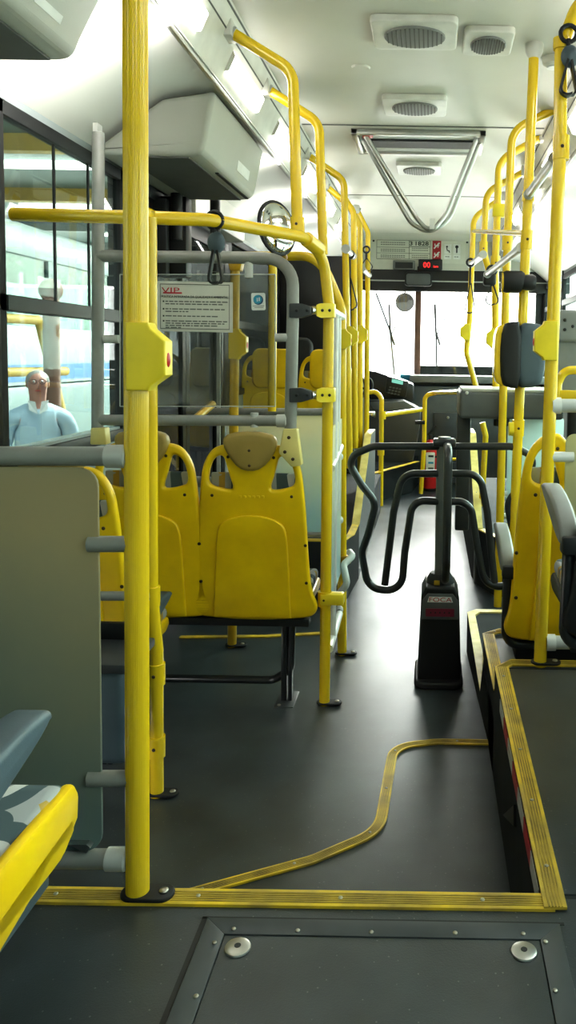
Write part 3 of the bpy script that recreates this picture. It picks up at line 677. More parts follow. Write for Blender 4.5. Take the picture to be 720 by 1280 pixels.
# seats on the left raised floor, far
Yf = 6.1
for i, (u, lab) in enumerate(((337, 'far yellow seat by the window above the pale partition'), (408, 'far yellow seat on the aisle side above the pale partition'))):
    c = P(u, 500, Yf); f_ = dup(s1, (c.x, Yf, .335), lab)
    for k in [k for k in OBJ() if k.parent == f_ and k.name.split('.')[0] in ('foot_rail', 'headrest')]:
        for g in [j for j in OBJ() if j.parent == k]: bpy.data.objects.remove(g)
        bpy.data.objects.remove(k)
    pd_ = MB().shape([rrect(.30, .30, .06)], .045, .015, Matrix.Translation((.03, -.05, .995)) @ UP).build('top_pad', 'yellow', None); pd_.parent = f_; pd_.location = (.03, -.05, .845)
# right hand seats
sr = make_seat('bus_seat', 'yellow seat back right of the platform pole with a grey armrest', legs=None, headrest=False, emboss=False, arm=-1, pad='greyp')
MB().box((-.2, .03, .30), (.2, .35, .375), .01).build('frame_bar', 'rubber', sr)
sr.scale = (1.12, 1.12, 1.12); q = P(637, 800, 2.98); sr.location = (q.x+.25, 2.98, q.z-.384*1.12)
s5 = make_seat('bus_seat', 'dark seat cut by the right edge of the picture, with a large grey armrest', 'rubber', legs=(.0,), headrest=True, arm=-1, pad='greyp', emboss=False)
s5.location = (P(717, 700, 1.93).x+.222, 1.93, .373)
# gray high seat + yellow loop seat far right
g1 = T('fare_collector_seat', 'grey high-backed seat with round headrest bolts behind the right pole', 'seat', P(712, 600, 4.3))
c = P(713, 440, 4.3)
MB().shape([rrect(.26, .36, .05)], .07, .02, Matrix.Translation(c+Vector((.03, 0, -.06))) @ UP).build('backrest', 'greyp', g1)
hh = MB().shape([rrect(.24, .17, .04)], .08, .02, Matrix.Translation(P(714, 408, 4.28)+Vector((.02, 0, 0))) @ UP).build('headrest', 'greyp', g1)
for u, v in ((706, 400), (706, 412), (716, 408)): screw(hh, P(u, v, 4.237), (0, -1, 0), .009, 'ink')
MB().tube([P(697, 505, 4.05), P(697, 480, 4.05), P(705, 463, 4.05), P(740, 462, 4.05)], .022, .08).build('handle_frame', 'pole', g1)
MB().box(P(697, 500, 4.03), P(745, 488, 4.08), .004).build('cross_bar', 'pole', g1)
MB().tube([c+Vector((.05, .1, -.2)), Vector((c.x+.05, c.y+.1, .01))], .04).build('column', 'black', g1)

# ================================================================ PARTITIONS
def tubeP(m, parent, name, a, c, r, cap=None):
    o = MB().tube([a, c], r).build(name, m, parent)
    if cap: d = (Vector(c)-Vector(a)).normalized(); MB().tube([Vector(c)-d*cap, Vector(c)-d*.004, Vector(c)], [r*1.2, r*1.22, r*1.0]).build('end_cap', 'greyl', o)
    return o
pf = T('partition_panel', 'large frosted grey panel at the left edge, held to the near ribbed pole', 'partition', P(60, 1060, YN))
ll, rr = P(-330, 1055, YN), P(123, 585, YN)
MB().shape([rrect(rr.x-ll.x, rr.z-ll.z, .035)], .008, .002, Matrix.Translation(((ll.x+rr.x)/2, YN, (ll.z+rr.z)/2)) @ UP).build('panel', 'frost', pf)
tubeP('grey', pf, 'top_rail', P(-330, 569, YN), P(160, 570.5, YN), .0185, .04)
tubeP('grey', pf, 'bottom_rail', P(-330, 1069, YN), P(160, 1074, YN), .0185, .04)
for v in (680, 973): tubeP('grey', pf, 'clip_tube', P(111, v, YN), P(164, v, YN), .0155)
cl = MB().prism([P(83, 1056, YN-.02), P(108, 1056, YN-.02), P(113, 1060, YN-.02), P(108, 1067, YN-.02), P(90, 1058, YN-.02)], (0, .03, 0)).build('panel_clip', 'alu', pf)
o = T('grab_rail', 'small grey tube joining the kinked pole above the bin', 'grab rail', P(125, 745, 2.5)); MB().tube([P(112, 745, 2.5), P(188, 745, 2.5)], .015).build('tube', 'grey', o)
# grey framed glass screen behind seat backs
Yg = 3.12
gs = T('glass_screen', 'grey tube framed glass screen with a printed notice above the seat backs', 'screen', P(245, 540, Yg))
MB().tube([P(122, 545, Yg), P(123, 166, Yg)], .023).build('upright', 'grey', gs)
MB().tube([P(123, 320, Yg), P(300, 322, Yg), P(366, 324, Yg), P(366, 390, Yg), P(363, 540, Yg)], .0235, .13).build('frame_tube', 'grey', gs)
tubeP('grey', gs, 'bottom_rail', P(123, 525, Yg), P(359, 526, Yg), .0215, .04)
MB().box(P(116, 164, Yg+.0), P(128, 158, Yg+.05)).build('top_bracket', 'greyl', gs)
pl = [P(150, 343, Yg+.0), P(344, 343, Yg), P(344, 508, Yg), P(150, 508, Yg)]
MB().prism(pl, (0, .006, 0)).build('pane', 'pane', gs)
e = MB()
for i in range(4): e.tube([pl[i]-Vector((0, .0005, 0)), pl[(i+1) % 4]-Vector((0, .0005, 0))], .0022, seg=6)
e.build('pane_edge', 'greyl', gs)
for a, c in (((311, 325), (311, 347)), ((318, 516), (318, 534)), ((344, 422), (362, 422)), ((130, 424), (149, 424))): MB().tube([P(*a, Yg), P(*c, Yg)], .0165).build('clip_tube', 'greyl', gs)
for v in (388, 494):
    k = MB().prism([P(361, v-9, Yg-.028), P(376, v-9, Yg-.028), P(389, v-5, Yg-.02), P(389, v+5, Yg-.02), P(376, v+9, Yg-.028), P(361, v+9, Yg-.028)], (0, .05, 0), .005).build('clamp', 'dark', gs)
    screw(k, P(371, v, Yg-.030), (0, -1, 0), .007, 'ink'); screw(k, P(384, v, Yg-.028), (0, -1, 0), .006, 'ink')
    MB().tube([P(388, v, Yg), P(398, v, Yg+.03)], .0165).build('clamp_pin', 'chrome', k)
    k2 = MB().prism([P(395, v-7, Yg), P(400, v-9, Yg), P(418, v-9, Yg+.05), P(418, v+9, Yg+.05), P(400, v+9, Yg), P(395, v+7, Yg)], (0, .05, 0), .004).build('clamp', 'clamp', gs)
    screw(k2, P(403, v, Yg-.002), (0, -1, 0), .006, 'ink'); screw(k2, P(412, v, Yg+.03), (0, -1, 0), .006, 'ink')
# cream clamps tying the frame to the seats
for pp in ([(354, 536), (371, 536), (377, 582), (364, 584), (348, 566)], [(113, 535), (131, 535), (133, 556), (112, 556)]):
    k = MB().prism([P(u, v, Yg-.03) for u, v in pp], (0, .05, 0), .006).build('seat_clamp', 'cream', gs)
for u, v in ((361, 547), (356, 565), (366, 574)): screw(k, P(u, v, Yg-.031), (0, -1, 0), .007, 'hole')
# notice
nt_ = T('notice_sign', 'white printed notice with a red logo on the glass screen', 'sign', P(244, 414, Yg-.01))
a, c = P(197, 414, Yg-.006), P(291, 353, Yg-.006); W_, H_ = c.x-a.x, c.z-a.z
MB().box((a.x, Yg-.009, a.z), (c.x, Yg-.006, c.z)).build('sheet', 'paper', nt_)
NM = facing(((a.x+c.x)/2, Yg-.0092, (a.z+c.z)/2))
fr = MB()
for x0, y0, x1_, y1_ in ((-.46, .435, .46, .45), (-.46, -.45, .46, -.435), (-.46, -.45, -.453, .45), (.453, -.45, .46, .45)): rect_on(fr, NM, x0*W_, y0*H_, x1_*W_, y1_*H_)
fr.build('border', 'inkg', nt_)
rect_on(MB(), NM, -.42*W_, .255*H_, -.17*W_, .285*H_).build('logo_bar', 'redsign', nt_)
text('VIP', .030, NM @ Matrix.Translation((-.32*W_, .315*H_, .001)) @ Matrix.Shear('XY', 4, (.3, 0)) if False else NM @ Matrix.Translation((-.32*W_, .315*H_, .001)), 'redsign', nt_, 'logo', sx=1.7)
text('POLÍTICA INTEGRADA DA QUALIDADE E AMBIENTAL', .0125, NM @ Matrix.Translation((0, .195*H_, .001)), 'ink', nt_, 'heading', sx=.86)
ln = MB(); random.seed(3)
for y, wd in ((.10, .85), (.05, .78), (-.05, .84), (-.10, .3), (-.19, .76), (-.29, .85), (-.335, .82), (-.38, .74), (-.42, .22)):
    x = -.39
    while x < -.39+wd*.92:
        w = random.uniform(.02, .085); rect_on(ln, NM, x*W_, (y-.010)*H_, min(x+w, .44)*W_, (y+.012)*H_, .0008); x += w+.014
ln.build('text_lines', 'inkg', nt_)
bl = MB()
for y in (.10, -.05, -.19, -.29): rect_on(bl, NM, -.425*W_, (y-.016)*H_, -.405*W_, (y+.016)*H_)
bl.build('bullets', 'ink', nt_)
# sticker
sk = T('window_sticker', 'small white sticker with a blue round emblem beside the notice', 'sticker', P(323, 388, Yg-.01))
SM = facing(P(323, 377, Yg-.008), 0) @ Matrix.Rotation(R(2), 4, 'Z'); k = Yg/1000*1.02
MB().shape([rrect(17*k, 21*k, 2*k)], .002, 0, SM).build('sheet', 'whitep', sk)
MB().shape([[(6.0*k*math.cos(R(t)), 2*k+6.0*k*math.sin(R(t))) for t in range(0, 360, 15)]], .003, 0, SM).build('emblem', 'navyp', sk)
MB().shape([[(-.8*k+5.2*k*math.cos(R(t)), 2.6*k+5.2*k*math.sin(R(t))) for t in range(0, 360, 15)]], .004, 0, SM).build('emblem_disc', 'bluep', sk)
q = MB(); rect_on(q, SM, -1.8*k, 0*k, -.6*k, 4.5*k, .0026); rect_on(q, SM, .6*k, .5*k, 2*k, 5*k, .0026); q.build('emblem_mark', 'whitep', sk)
q = MB(); rect_on(q, SM, -7*k, -5.6*k, 7*k, -5*k, .0015); rect_on(q, SM, -5*k, -7.4*k, 6*k, -6.8*k, .0015); q.build('text_lines', 'inkg', sk)
# pale partition on the left raised floor
pc = T('partition_panel', 'cream frosted partition behind the glass screen on the left', 'partition', P(340, 690, 4.66))
a, c = P(286, 668, 4.66), P(414, 519, 4.66)
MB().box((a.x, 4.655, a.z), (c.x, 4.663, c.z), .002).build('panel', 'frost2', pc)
MB().box((a.x-.012, 4.65, a.z), (a.x, 4.67, c.z)).build('edge_strip', 'white', pc)
tubeP('grey', pc, 'top_rail', P(232, 514, 4.66), P(412, 515, 4.66), .022, .03)
tubeP('grey', pc, 'bottom_rail', P(286, 666, 4.66), P(408, 668, 4.66), .016)
pd = T('partition_panel', 'bluish grey low partition seen between the two nearest seat backs', 'partition', P(245, 720, 4.3))
a, c = P(200, 740, 4.3), P(286, 610, 4.3)
MB().box((a.x, 4.296, a.z), (c.x, 4.304, c.z), .002).build('panel', 'frost3', pd)
tubeP('grey', pd, 'top_rail', P(190, 600, 4.3), P(287, 603, 4.3), .028)
tubeP('grey', pd, 'bottom_rail', P(205, 745, 4.3), P(252, 745, 4.3), .022)
# right frosted panels
pe = T('partition_panel', 'beige frosted panel attached to the right platform pole by pale tubes', 'partition', P(712, 760, YR))
a, c = P(703, 690, YR), P(860, 545, YR)
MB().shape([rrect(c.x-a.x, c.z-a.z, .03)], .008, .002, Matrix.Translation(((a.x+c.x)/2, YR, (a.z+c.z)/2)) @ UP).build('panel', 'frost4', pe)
for v, r in ((507, .0235), (803, .0235)):
    t_ = MB().tube([P(692 if v < 600 else 684, v, YR), P(860, v+1, YR)], r).build('rail', 'greyl', pe)
    MB().tube([P(690 if v < 600 else 683, v, YR), P(701 if v < 600 else 694, v, YR)], r*1.22).build('end_cap', 'white', t_)
MB().tube([P(688, 571, YR), P(717, 571, YR)], .018).build('clip_tube', 'white', pe)
pg = T('partition_panel', 'pale teal frosted panel below the grey fare desk', 'partition', P(660, 640, 4.75))
a, c = P(632, 640, 4.75), P(705, 522, 4.75)
MB().shape([rrect(c.x-a.x, c.z-a.z, .02)], .008, .002, Matrix.Translation(((a.x+c.x)/2, 4.75, (a.z+c.z)/2)) @ UP).build('panel', 'frost3', pg)
for v in (645, 657): MB().tube([P(624, v, 4.72), P(705, v, 4.72)], .016 if v < 650 else .013).build('rail', 'white' if v < 650 else 'pole', pg)
MB().tube([P(624, 617, 4.74), P(634, 617, 4.74)], .016).build('clip_tube', 'white', pg)
MB().tube([P(628, 680, 4.45), P(668, 700, 4.3)], .026).build('chrome_rail', 'chrome', pg)
# waste bin
wb = T('waste_bin', 'dark grey open bin between the frosted panel and the near ribbed pole', 'bin', P(128, 962, 2.2))
a, c = P(60, 958, 2.25), P(157, 838, 2.25)
MB().box((a.x, 2.25, a.z), (c.x, 2.46, c.z), .03, 4).build('body', 'blue', wb)
MB().prism([(a.x-.01, 2.24, c.z-.01), (c.x+.01, 2.24, c.z-.01), (c.x+.012, 2.24, c.z+.02), (a.x-.01, 2.24, c.z+.02)], (0, .23, 0), .008).build('rim', 'dark', wb)
MB().box((a.x, 2.44, c.z+.018), (c.x-.01, 2.46, P(0, 775, 2.45).z), .004).build('back_board', 'black', wb)

# ================================================================ TURNSTILE
YT = 3.45
t = T('turnstile', 'black turnstile with bent tube arms in the middle of the aisle', 'turnstile', P(548, 857, YT))
base = P(548, 857, YT)
B = MB()
prof_ = [(-.093, 0), (-.093, .08), (-.085, .30), (-.083, .385), (-.062, .43), (.062, .43), (.083, .385), (.087, .30), (.096, .08), (.096, 0)]
B.shape([prof_], .22, .012, Matrix.Translation((base.x, YT+.08, .012)) @ UP); ped = B.build('pedestal', 'black', t)
B = MB(); B.shape([rrect(.215, .31, .05)], .03, .01, Matrix.Translation((base.x, YT+.08, .016))); B.build('skirt', 'rubber', ped)
MB().prism([(base.x-.080, YT-.034, .30), (base.x+.082, YT-.034, .30), (base.x+.078, YT-.034, .385), (base.x+.055, YT-.034, .415), (base.x-.055, YT-.034, .415), (base.x-.078, YT-.034, .385)], (0, .01, 0), .003).build('front_plate', 'mid', ped)
TM = facing((base.x, YT-.0345, .36))
rect_on(MB(), TM, -.062, -.045, .062, -.010, .002).build('maroon_label', 'maroon', ped)
q = MB()
for k in range(5): rect_on(q, TM, -.040+.02*k-.003, -.031, -.040+.02*k+.003, -.024, .003)
q.build('label_marks', 'ink', ped)
pl = MB().prism([TM @ Vector(v) for v in ((-.056, .018, 0), (.056, .018, 0), (.048, .042, 0), (-.048, .042, 0))], (0, -.002, 0)).build('name_plate', 'whitep', ped)
text('FOCA', .026, TM @ Matrix.Translation((0, .029, .0022)), 'redsign', pl, 'lettering', sx=1.45)
MB().tube([(base.x, YT+.06, .42), (base.x, YT+.06, .46), (base.x, YT+.06, .485)], [.066, .06, .045]).build('hub_ring', 'rubber', t)
rect_on(MB(), facing((base.x-.015, YT-.002, .455)), -.012, -.010, .012, .010, .003).build('number_plate', 'strip', t)
cz = P(552, 556, YT).z
colx = base.x+.008
MB().tube([(colx, YT+.05, .43), (colx, YT+.05, cz+.01), (colx, YT+.05, cz+.03)], [.034, .034, .028], seg=20).build('column', 'mid', t)
MB().box((colx-.05, YT+.01, cz-.012), (colx+.05, YT+.09, cz+.022), .008).build('arm_clamp', 'blackm', t)
def arm_tube(pp, fil, Yv=YT+.04, r=.0165): MB().tube([P(u, v, Yv) for u, v in pp], r, fil).build('arm', 'blackm', t)
arm_tube([(548, 558), (466, 558), (432, 572), (452, 606), (470, 628), (460, 668), (452, 690), (460, 735), (502, 740), (506, 690), (516, 625), (548, 627)], .075)
arm_tube([(548, 592), (503, 592), (492, 640), (481, 731)], .07)
arm_tube([(548, 558), (640, 558), (672, 572), (652, 606), (634, 628), (641, 665), (648, 690), (640, 734), (606, 732), (596, 680), (588, 627), (556, 627)], .075)
arm_tube([(556, 592), (600, 592), (609, 640), (618, 728)], .07)
# arm pointing towards the rear
yb = YT+.05; x_ = colx+.012
MB().tube([(x_, yb, cz-.005), (x_, YT-.16, cz-.005), (x_, YT-.18, cz-.3), (x_, YT-.17, .58), (x_, YT-.10, .50), (x_, yb-.06, .47)], .0185, .06).build('arm', 'blackm', t)

# ================================================================ FLOOR HATCH
h = T('floor_hatch', 'grey framed inspection hatch in the foreground floor', 'hatch', (-.06, 1.0, ZR))
X0, X1, HY1, HY0 = -.405, .262, 1.446, .72
q = MB(); z = ZR+.0005; w = .042
c0 = [(X0, HY0), (X1, HY0), (X1, HY1), (X0, HY1)]; c1 = [(X0+w, HY0+w), (X1-w, HY0+w), (X1-w, HY1-w), (X0+w, HY1-w)]
for i in range(4):
    j = (i+1) % 4; q.prism([(c0[i][0], c0[i][1], z), (c0[j][0], c0[j][1], z), (c1[j][0], c1[j][1], z), (c1[i][0], c1[i][1], z)], (0, 0, .006), .001)
fr = q.build('frame', 'hatchf', h, merge=False)
MB().box((X0+w+.002, HY0+w, z), (X1-w-.002, HY1-w-.002, z+.004)).build('lid', 'hatchl', h)
for u, v in ((292, 1161), (372, 1163), (464, 1165), (569, 1166), (654, 1167), (268, 1178), (245, 1245), (682, 1177), (694, 1238)): p = PZ(u, v, z+.007); screw(fr, p, r=.0048)
for u, v in ((297, 1185), (655, 1190)):
    p = PZ(u, v, z+.005); l = MB().tube([p, p+Vector((0, 0, .003)), p+Vector((0, 0, .005))], [.024, .023, .018], seg=24).build('lock', 'alu', h)
    MB().cyl(p+Vector((0, 0, .0051)), p+Vector((0, 0, .0056)), .006).build('lock_hole', 'ink', l)
st(MB().box((X0-.012, HY0, ZR+.0004), (X0-.002, HY1+.008, ZR+.0012)).box((X0-.012, HY1+.003, ZR+.0004), (X1+.01, HY1+.010, ZR+.0012)).build('trim_20', 'ink'), 'dark joint around the floor hatch')
# dark notch in the platform wall, its darkness put on as a thin black piece
o = tag(MB().prism([PX(631, 1019, XW-.002), PX(645, 1006, XW-.002), PX(645, 1033, XW-.002)], (-.006, 0, 0)).build('notch_patch', 'ink'), 'small dark notch drawn black at the foot of the platform wall', 'notch')
b = MB(); random.seed(5)
rf = T('reflector_tape', 'red and white striped tape on the nearest platform wall below the yellow strip', 'tape', (XW, 2.0, .2))
for i in range(7): MB().box((XW-.003, 1.56+i*.13, .325), (XW-.001, 1.69+i*.13, .366)).build('stripe', 'redsign' if i % 2 else 'greyl', rf)

# ================================================================ CEILING FITTINGS
def vent(label, u0, v0, u1, v1, deep, gm='greyp'):
    a, c = PZ(u0, v1, CZ), PZ(u1, v0, CZ); 
    if c.y < a.y: a.y, c.y = c.y, a.y
    cx, cy = (a.x+c.x)/2, (a.y+c.y)/2; w, d = c.x-a.x, deep
    o = T('ceiling_vent', label, 'vent', (cx, cy, CZ-.03), 'oval ceiling vents')
    MB().shape([rrect(w, d, .03)], .03, .008, Matrix.Translation((cx, cy, CZ-.014))).build('frame', 'trough', o)
    el = [(w*.36*math.cos(R(t)), d*.36*math.sin(R(t))) for t in range(0, 360, 10)]
    g = MB().shape([el], .012, .004, Matrix.Translation((cx, cy, CZ-.031))).build('grille', gm, o)
    n = MB()
    for k in range(-6, 7):
        xx = w*.34*k/6.5; hh_ = d*.33*math.sqrt(max(0, 1-(k/6.8)**2)); n.box((cx+xx-.003, cy-hh_, CZ-.0395), (cx+xx+.003, cy+hh_, CZ-.036))
    n.build('slots', 'seam', g)
vent('largest ceiling vent, nearest on the left', 468, 22, 573, 50, .30)
vent('square ceiling vent beside the largest one', 578, 33, 645, 60, .26)
vent('second ceiling vent in front of the roof hatch', 481, 118, 559, 138, .30)
vent('small ceiling vent beyond the roof hatch', 497, 203, 552, 213, .30)
# small ceiling lamp/sensor on the right
o = T('ceiling_sensor', 'small pale round fitting on the ceiling beside the tall right pole', 'fitting', P(692, 75, 3.5)); a = PZ(692, 72, CZ)
MB().tube([a, a-Vector((0, 0, .03)), a-Vector((0, 0, .04))], [.05, .047, .03]).build('housing', 'trough', o); MB().tube([a-Vector((0, 0, .041)), a-Vector((0, 0, .046))], .028).build('lens', 'whitep', o)
o = tag(MB().tube([PZ(451, 84, CZ), PZ(451, 84, CZ)-Vector((0, 0, .008))], [.045, .04], seg=20).build('round_fitting', 'ceil'), 'flat round cap on the ceiling left of the vents', 'cap')
# roof hatch
a, c = PZ(448, 187, CZ), PZ(608, 162, CZ)
rh = T('roof_hatch', 'open roof hatch with a metal frame across the ceiling', 'hatch', ((a.x+c.x)/2, 5.0, CZ))
hx0, hx1, hy0, hy1 = a.x, c.x, 4.79, 5.27
q = MB().box((hx0, hy0, CZ-.035), (hx1, hy0+.03, CZ-.001), .006).box((hx0, hy1-.03, CZ-.035), (hx1, hy1, CZ-.001), .006).box((hx0, hy0, CZ-.035), (hx0+.04, hy1, CZ-.001), .006).box((hx1-.04, hy0, CZ-.035), (hx1, hy1, CZ-.001), .006).build('frame', 'alu', rh, merge=False)
MB().box((hx0+.04, hy0+.03, CZ-.006), (hx1-.04, hy1-.15, CZ-.003)).build('opening', 'whitep', rh)
MB().box((hx0+.05, hy1-.28, CZ-.02), (hx1-.05, hy1-.12, CZ-.007)).build('dark_slot', 'ink', rh)
MB().box((hx0+.04, hy1-.12, CZ-.022), (hx1-.04, hy1-.03, CZ-.004), .004).build('cover', 'greyl', rh)
MB().box((hx0+.06, hy0+.05, CZ-.02), (hx0+.12, hy0+.14, CZ-.0065)).build('red_tag', 'red', rh)
for i, (ua, ub, uc, ud) in enumerate((((456), 520, 556, 598), (450, 514, 562, 604))):
    pts = [P(ua, 168, 4.9+.06*i), P(ub, 272+8*i, 5.05+.03*i), P(538, 292, 5.05+.03*i), P(uc, 270+4*i, 5.05+.03*i), P(ud, 168, 4.9+.06*i)]
    MB().tube(pts, .014, .16).build('pull_bar', 'alu', rh)
MB().box(P(537, 286, 5.02), P(543, 274, 5.04)).build('tape', 'whitep', rh)
# small red writing plate beyond the hatch
o = T('ceiling_label', 'small label with faint red writing beside the roof hatch cover', 'label', P(525, 190, 5.32)); a = PZ(525, 189.5, CZ)
q = MB()
for k in range(9): q.box((a.x-.11+.025*k, a.y+.03, CZ-.004), (a.x-.095+.025*k, a.y+.05, CZ-.001))
q.build('text_marks', 'redsign', o)

# overhead boxes on the left
def duct(label, y0, y1, xb, zb, round_end, sticker=None, name='overhead_box'):
    o = T(name, label, 'cover', (xb-.15, (y0+y1)/2, zb))
    xt, zt = XC-.83, 2.56
    sec = [(xt, zt-.045), (xb+.012, zb+.05), (xb, zb+.015), (xb-.03, zb), (XL+.03, zb+.0), (XL+.03, zb+.03), (XC-1.05, 2.48)]
    MB().prism([Vector((x, y0, z)) for x, z in sec], (0, y1-y0, 0), .022, 4).build('cover', 'box', o)
    MB().box((xb-.33, y0+.02, zb-.006), (xb-.06, y1-.03, zb+.002)).build('underside_panel', 'seam', o)
    return o
d1 = duct('large grey overhead cover at the top left corner of the picture', -1.5, 2.33, -1.02, 2.26, 1)
zc = PZ(62, 5, 2.4); 
d2 = duct('grey overhead cover with a pale sticker above the side door', 3.35, 4.30, -.955, 2.25, 1)
MB().box((-.985, 3.66, 2.247), (-.97, 4.25, 2.252)).build('joint', 'ink', d2)
def sticker_on(o, u, v, xb, zb, w, hgt, yaw):
    # plane of sloping face from (xt,zt) to (xb,zb)
    xt, zt = XC-.83, 2.56; xq, zq = xb+.012, zb+.05
    n = Vector((zt-zq, 0, -(xt-xq))).normalized(); p0 = Vector((xt, 0, zt)); r = ray(u, v); t_ = (p0-Vector((0, 0, EYE))).dot(n)/r.dot(n); p = Vector((0, 0, EYE))+r*t_
    d = (Vector((xt, 0, zt))-Vector((xq, 0, zq))).normalized(); y = Vector((0, 1, 0)); off = n*.002
    if n.x < 0: off = -off
    MB().prism([p-y*w/2-d*hgt/2, p+y*w/2-d*hgt/2, p+y*w/2+d*hgt/2, p-y*w/2+d*hgt/2], off).build('sticker', 'whitep', o)
sticker_on(d2, 305, 207, -.955, 2.25, .24, .10, 0)
sticker_on(d1, 66, -2, -1.02, 2.26, .14, .08, 0)
st(MB().box((XL, 4.45, 2.2), (XL+.12, 5.6, 2.45), .02).build('trim_21', 'box'), 'grey header over the side door')
# convex mirror
mc = P(347, 285, 3.6)
mr = T('convex_mirror', 'round convex mirror beside the nearest yellow arm', 'mirror', mc)
MR = Matrix.Translation(mc) @ Matrix.Rotation(R(60), 4, 'Z') @ Matrix.Rotation(R(84), 4, 'X') 
q = MB(); bmesh.ops.create_uvsphere(q.bm, u_segments=32, v_segments=16, radius=1, matrix=MR @ Matrix.Diagonal((.112, .112, .030, 1))); q.build('mirror_face', 'mirror', mr)
MB().tube([MR @ Vector((.116*math.cos(R(t)), .116*math.sin(R(t)), -.004)) for t in range(0, 361, 12)], .008, seg=8).build('rim', 'rubber', mr)
q = MB(); bmesh.ops.create_uvsphere(q.bm, u_segments=32, v_segments=16, radius=1, matrix=MR @ Matrix.Translation((0, 0, -.012)) @ Matrix.Diagonal((.114, .114, .03, 1))); q.build('back_shell', 'rubber', mr)
MB().tube([P(331, 268, 3.63), P(331, 300, 3.63)], .012).build('bracket', 'rubber', mr)
MB().tube([P(341, 297, 3.55), P(352, 308, 3.6), P(356, 322, 3.75)], .014, .05).build('arm', 'poledark', mr)

# ================================================================ RIGHT FITTINGS
# card reader (validator) seen from behind
vc = P(650, 444, Y1-.06)
vd = T('card_reader', 'blue grey card reader with yellow front mounted on the tall right pole', 'card reader', P(650, 486, Y1-.06))
MB().shape([smooth2([(-.03, -.138), (.07, -.136), (.098, -.10), (.108, .0), (.10, .105), (.085, .135), (-.03, .138)], 2)], .13, .03, Matrix.Translation(vc) @ UP).build('back_shell', 'blue', vd)
MB().shape([smooth2([(-.085, -.115), (-.055, -.138), (.0, -.14), (.0, .14), (-.055, .14), (-.085, .115), (-.092, .0)], 1)], .15, .02, Matrix.Translation(vc+Vector((0, .0, 0))) @ UP).build('body', 'rubber', vd)
MB().shape([smooth2([(-.108, -.11), (-.08, -.13), (-.07, -.13), (-.07, .13), (-.08, .13), (-.108, .11), (-.115, 0)], 1)], .14, .01, Matrix.Translation(vc+Vector((0, .012, 0))) @ UP).build('front_face', 'pole', vd)
# black camera
kc = P(650, 353, Y1-.05)
ck = T('camera_unit', 'black cylindrical camera clamped on the tall right pole above the card reader', 'camera', kc-Vector((0, 0, .05)))
MB().tube([kc+Vector((-.072, 0, .002)), kc+Vector((-.06, 0, .002)), kc+Vector((.0, 0, .002)), kc+Vector((.012, 0, 0))], [.042, .047, .047, .040]).build('body', 'rubber', ck)
MB().tube([kc+Vector((-.079, 0, .0)), kc+Vector((-.071, 0, 0))], .040).build('yellow_ring', 'pole', ck)
MB().tube([kc+Vector((.012, 0, 0)), kc+Vector((.05, 0, 0)), kc+Vector((.066, 0, 0))], [.032, .036, .028]).build('lens', 'black', ck)
o = tag(MB().box(P(604, 357, 4.72)-Vector((0, .03, 0)), P(620, 342, 4.72)+Vector((0, .05, 0)), .015, 3).build('camera_unit', 'rubber'), 'small black box hanging below the long silver grab rail', 'camera')
# fare desk
fd = T('fare_desk', 'grey fare collector desk with a thick rounded apron on the right', 'desk', P(630, 526, 4.6))
a, c = P(574, 523, 4.45), P(706, 491, 4.45)
MB().box((a.x, 4.45, a.z), (c.x, 4.95, c.z), .02, 3).build('apron', 'desk', fd)
MB().box((a.x+.015, 4.455, c.z-.004), (c.x, 4.93, c.z+.012), .006).build('top', 'greyl', fd)
screw(fd, Vector((a.x+.04, 4.448, c.z-.01)), (0, -1, 0), .01, 'whitep', 'bolt')
MB().box((a.x+.005, 4.93, .36), (a.x+.09, 5.0, a.z+.01), .01).build('post', 'dark', fd)
MB().tube([P(627, 524, 4.5), P(627, 532, 4.5)], .045).build('lock', 'rubber', fd)
# ================================================================ FRONT
def lbl(MM, parent, x, y, s, n, m='inkg'):
    q = MB()
    for k in range(n):
        rect_on(q, MM, x+k*s*1.25, y-s*.2, x+k*s*1.25+s, y+s*.2, .001)
    return q.build('text_marks', m, parent)
YB = YF-.12
ip = T('information_panel', 'long information panel with the vehicle number above the windscreen', 'sign', P(525, 327, YB-.01))
FM = facing(P(521, 313, YB-.004)); k = YB/1000*1.015
MB().shape([rrect(118*k, 31*k, 1.0*k)], .006, .001, FM).build('board', 'paper', ip)
FM = FM @ Matrix.Translation((0, 0, .0035))
q = MB()
for x0, y0, x1_, y1_ in ((-49, -11, -48.5, 12), (-9.5, -11, -9, 12), (16, -11, 16.5, 12), (-49, 11.5, 16.5, 12), (-49, -11, 16.5, -10.5), (-9, 4, 16, 4.6), (-9, -4, 16, -3.5), (-49, 3.0, -9, 3.4), (-49, -4, -9, -3.6)): rect_on(q, FM, x0*k, y0*k, x1_*k, y1_*k)
q.build('table_lines', 'ink', ip)
for tx_, xo in (('3', -7.0), ('1828', 5.6)): text(tx_, 6.8*k, FM @ Matrix.Translation((xo*k, 8*k, 0)), 'ink', ip, 'lettering', sx=1.3, bold=.0012)
for y in (9, 6.5, .5, -1.5, -6.5, -8.5): lbl(FM, ip, -44*k, y*k, 2.2*k, 11)
for y in (2.5, .0, -6, -8.5): lbl(FM, ip, -6*k, y*k, 2.0*k, 8)
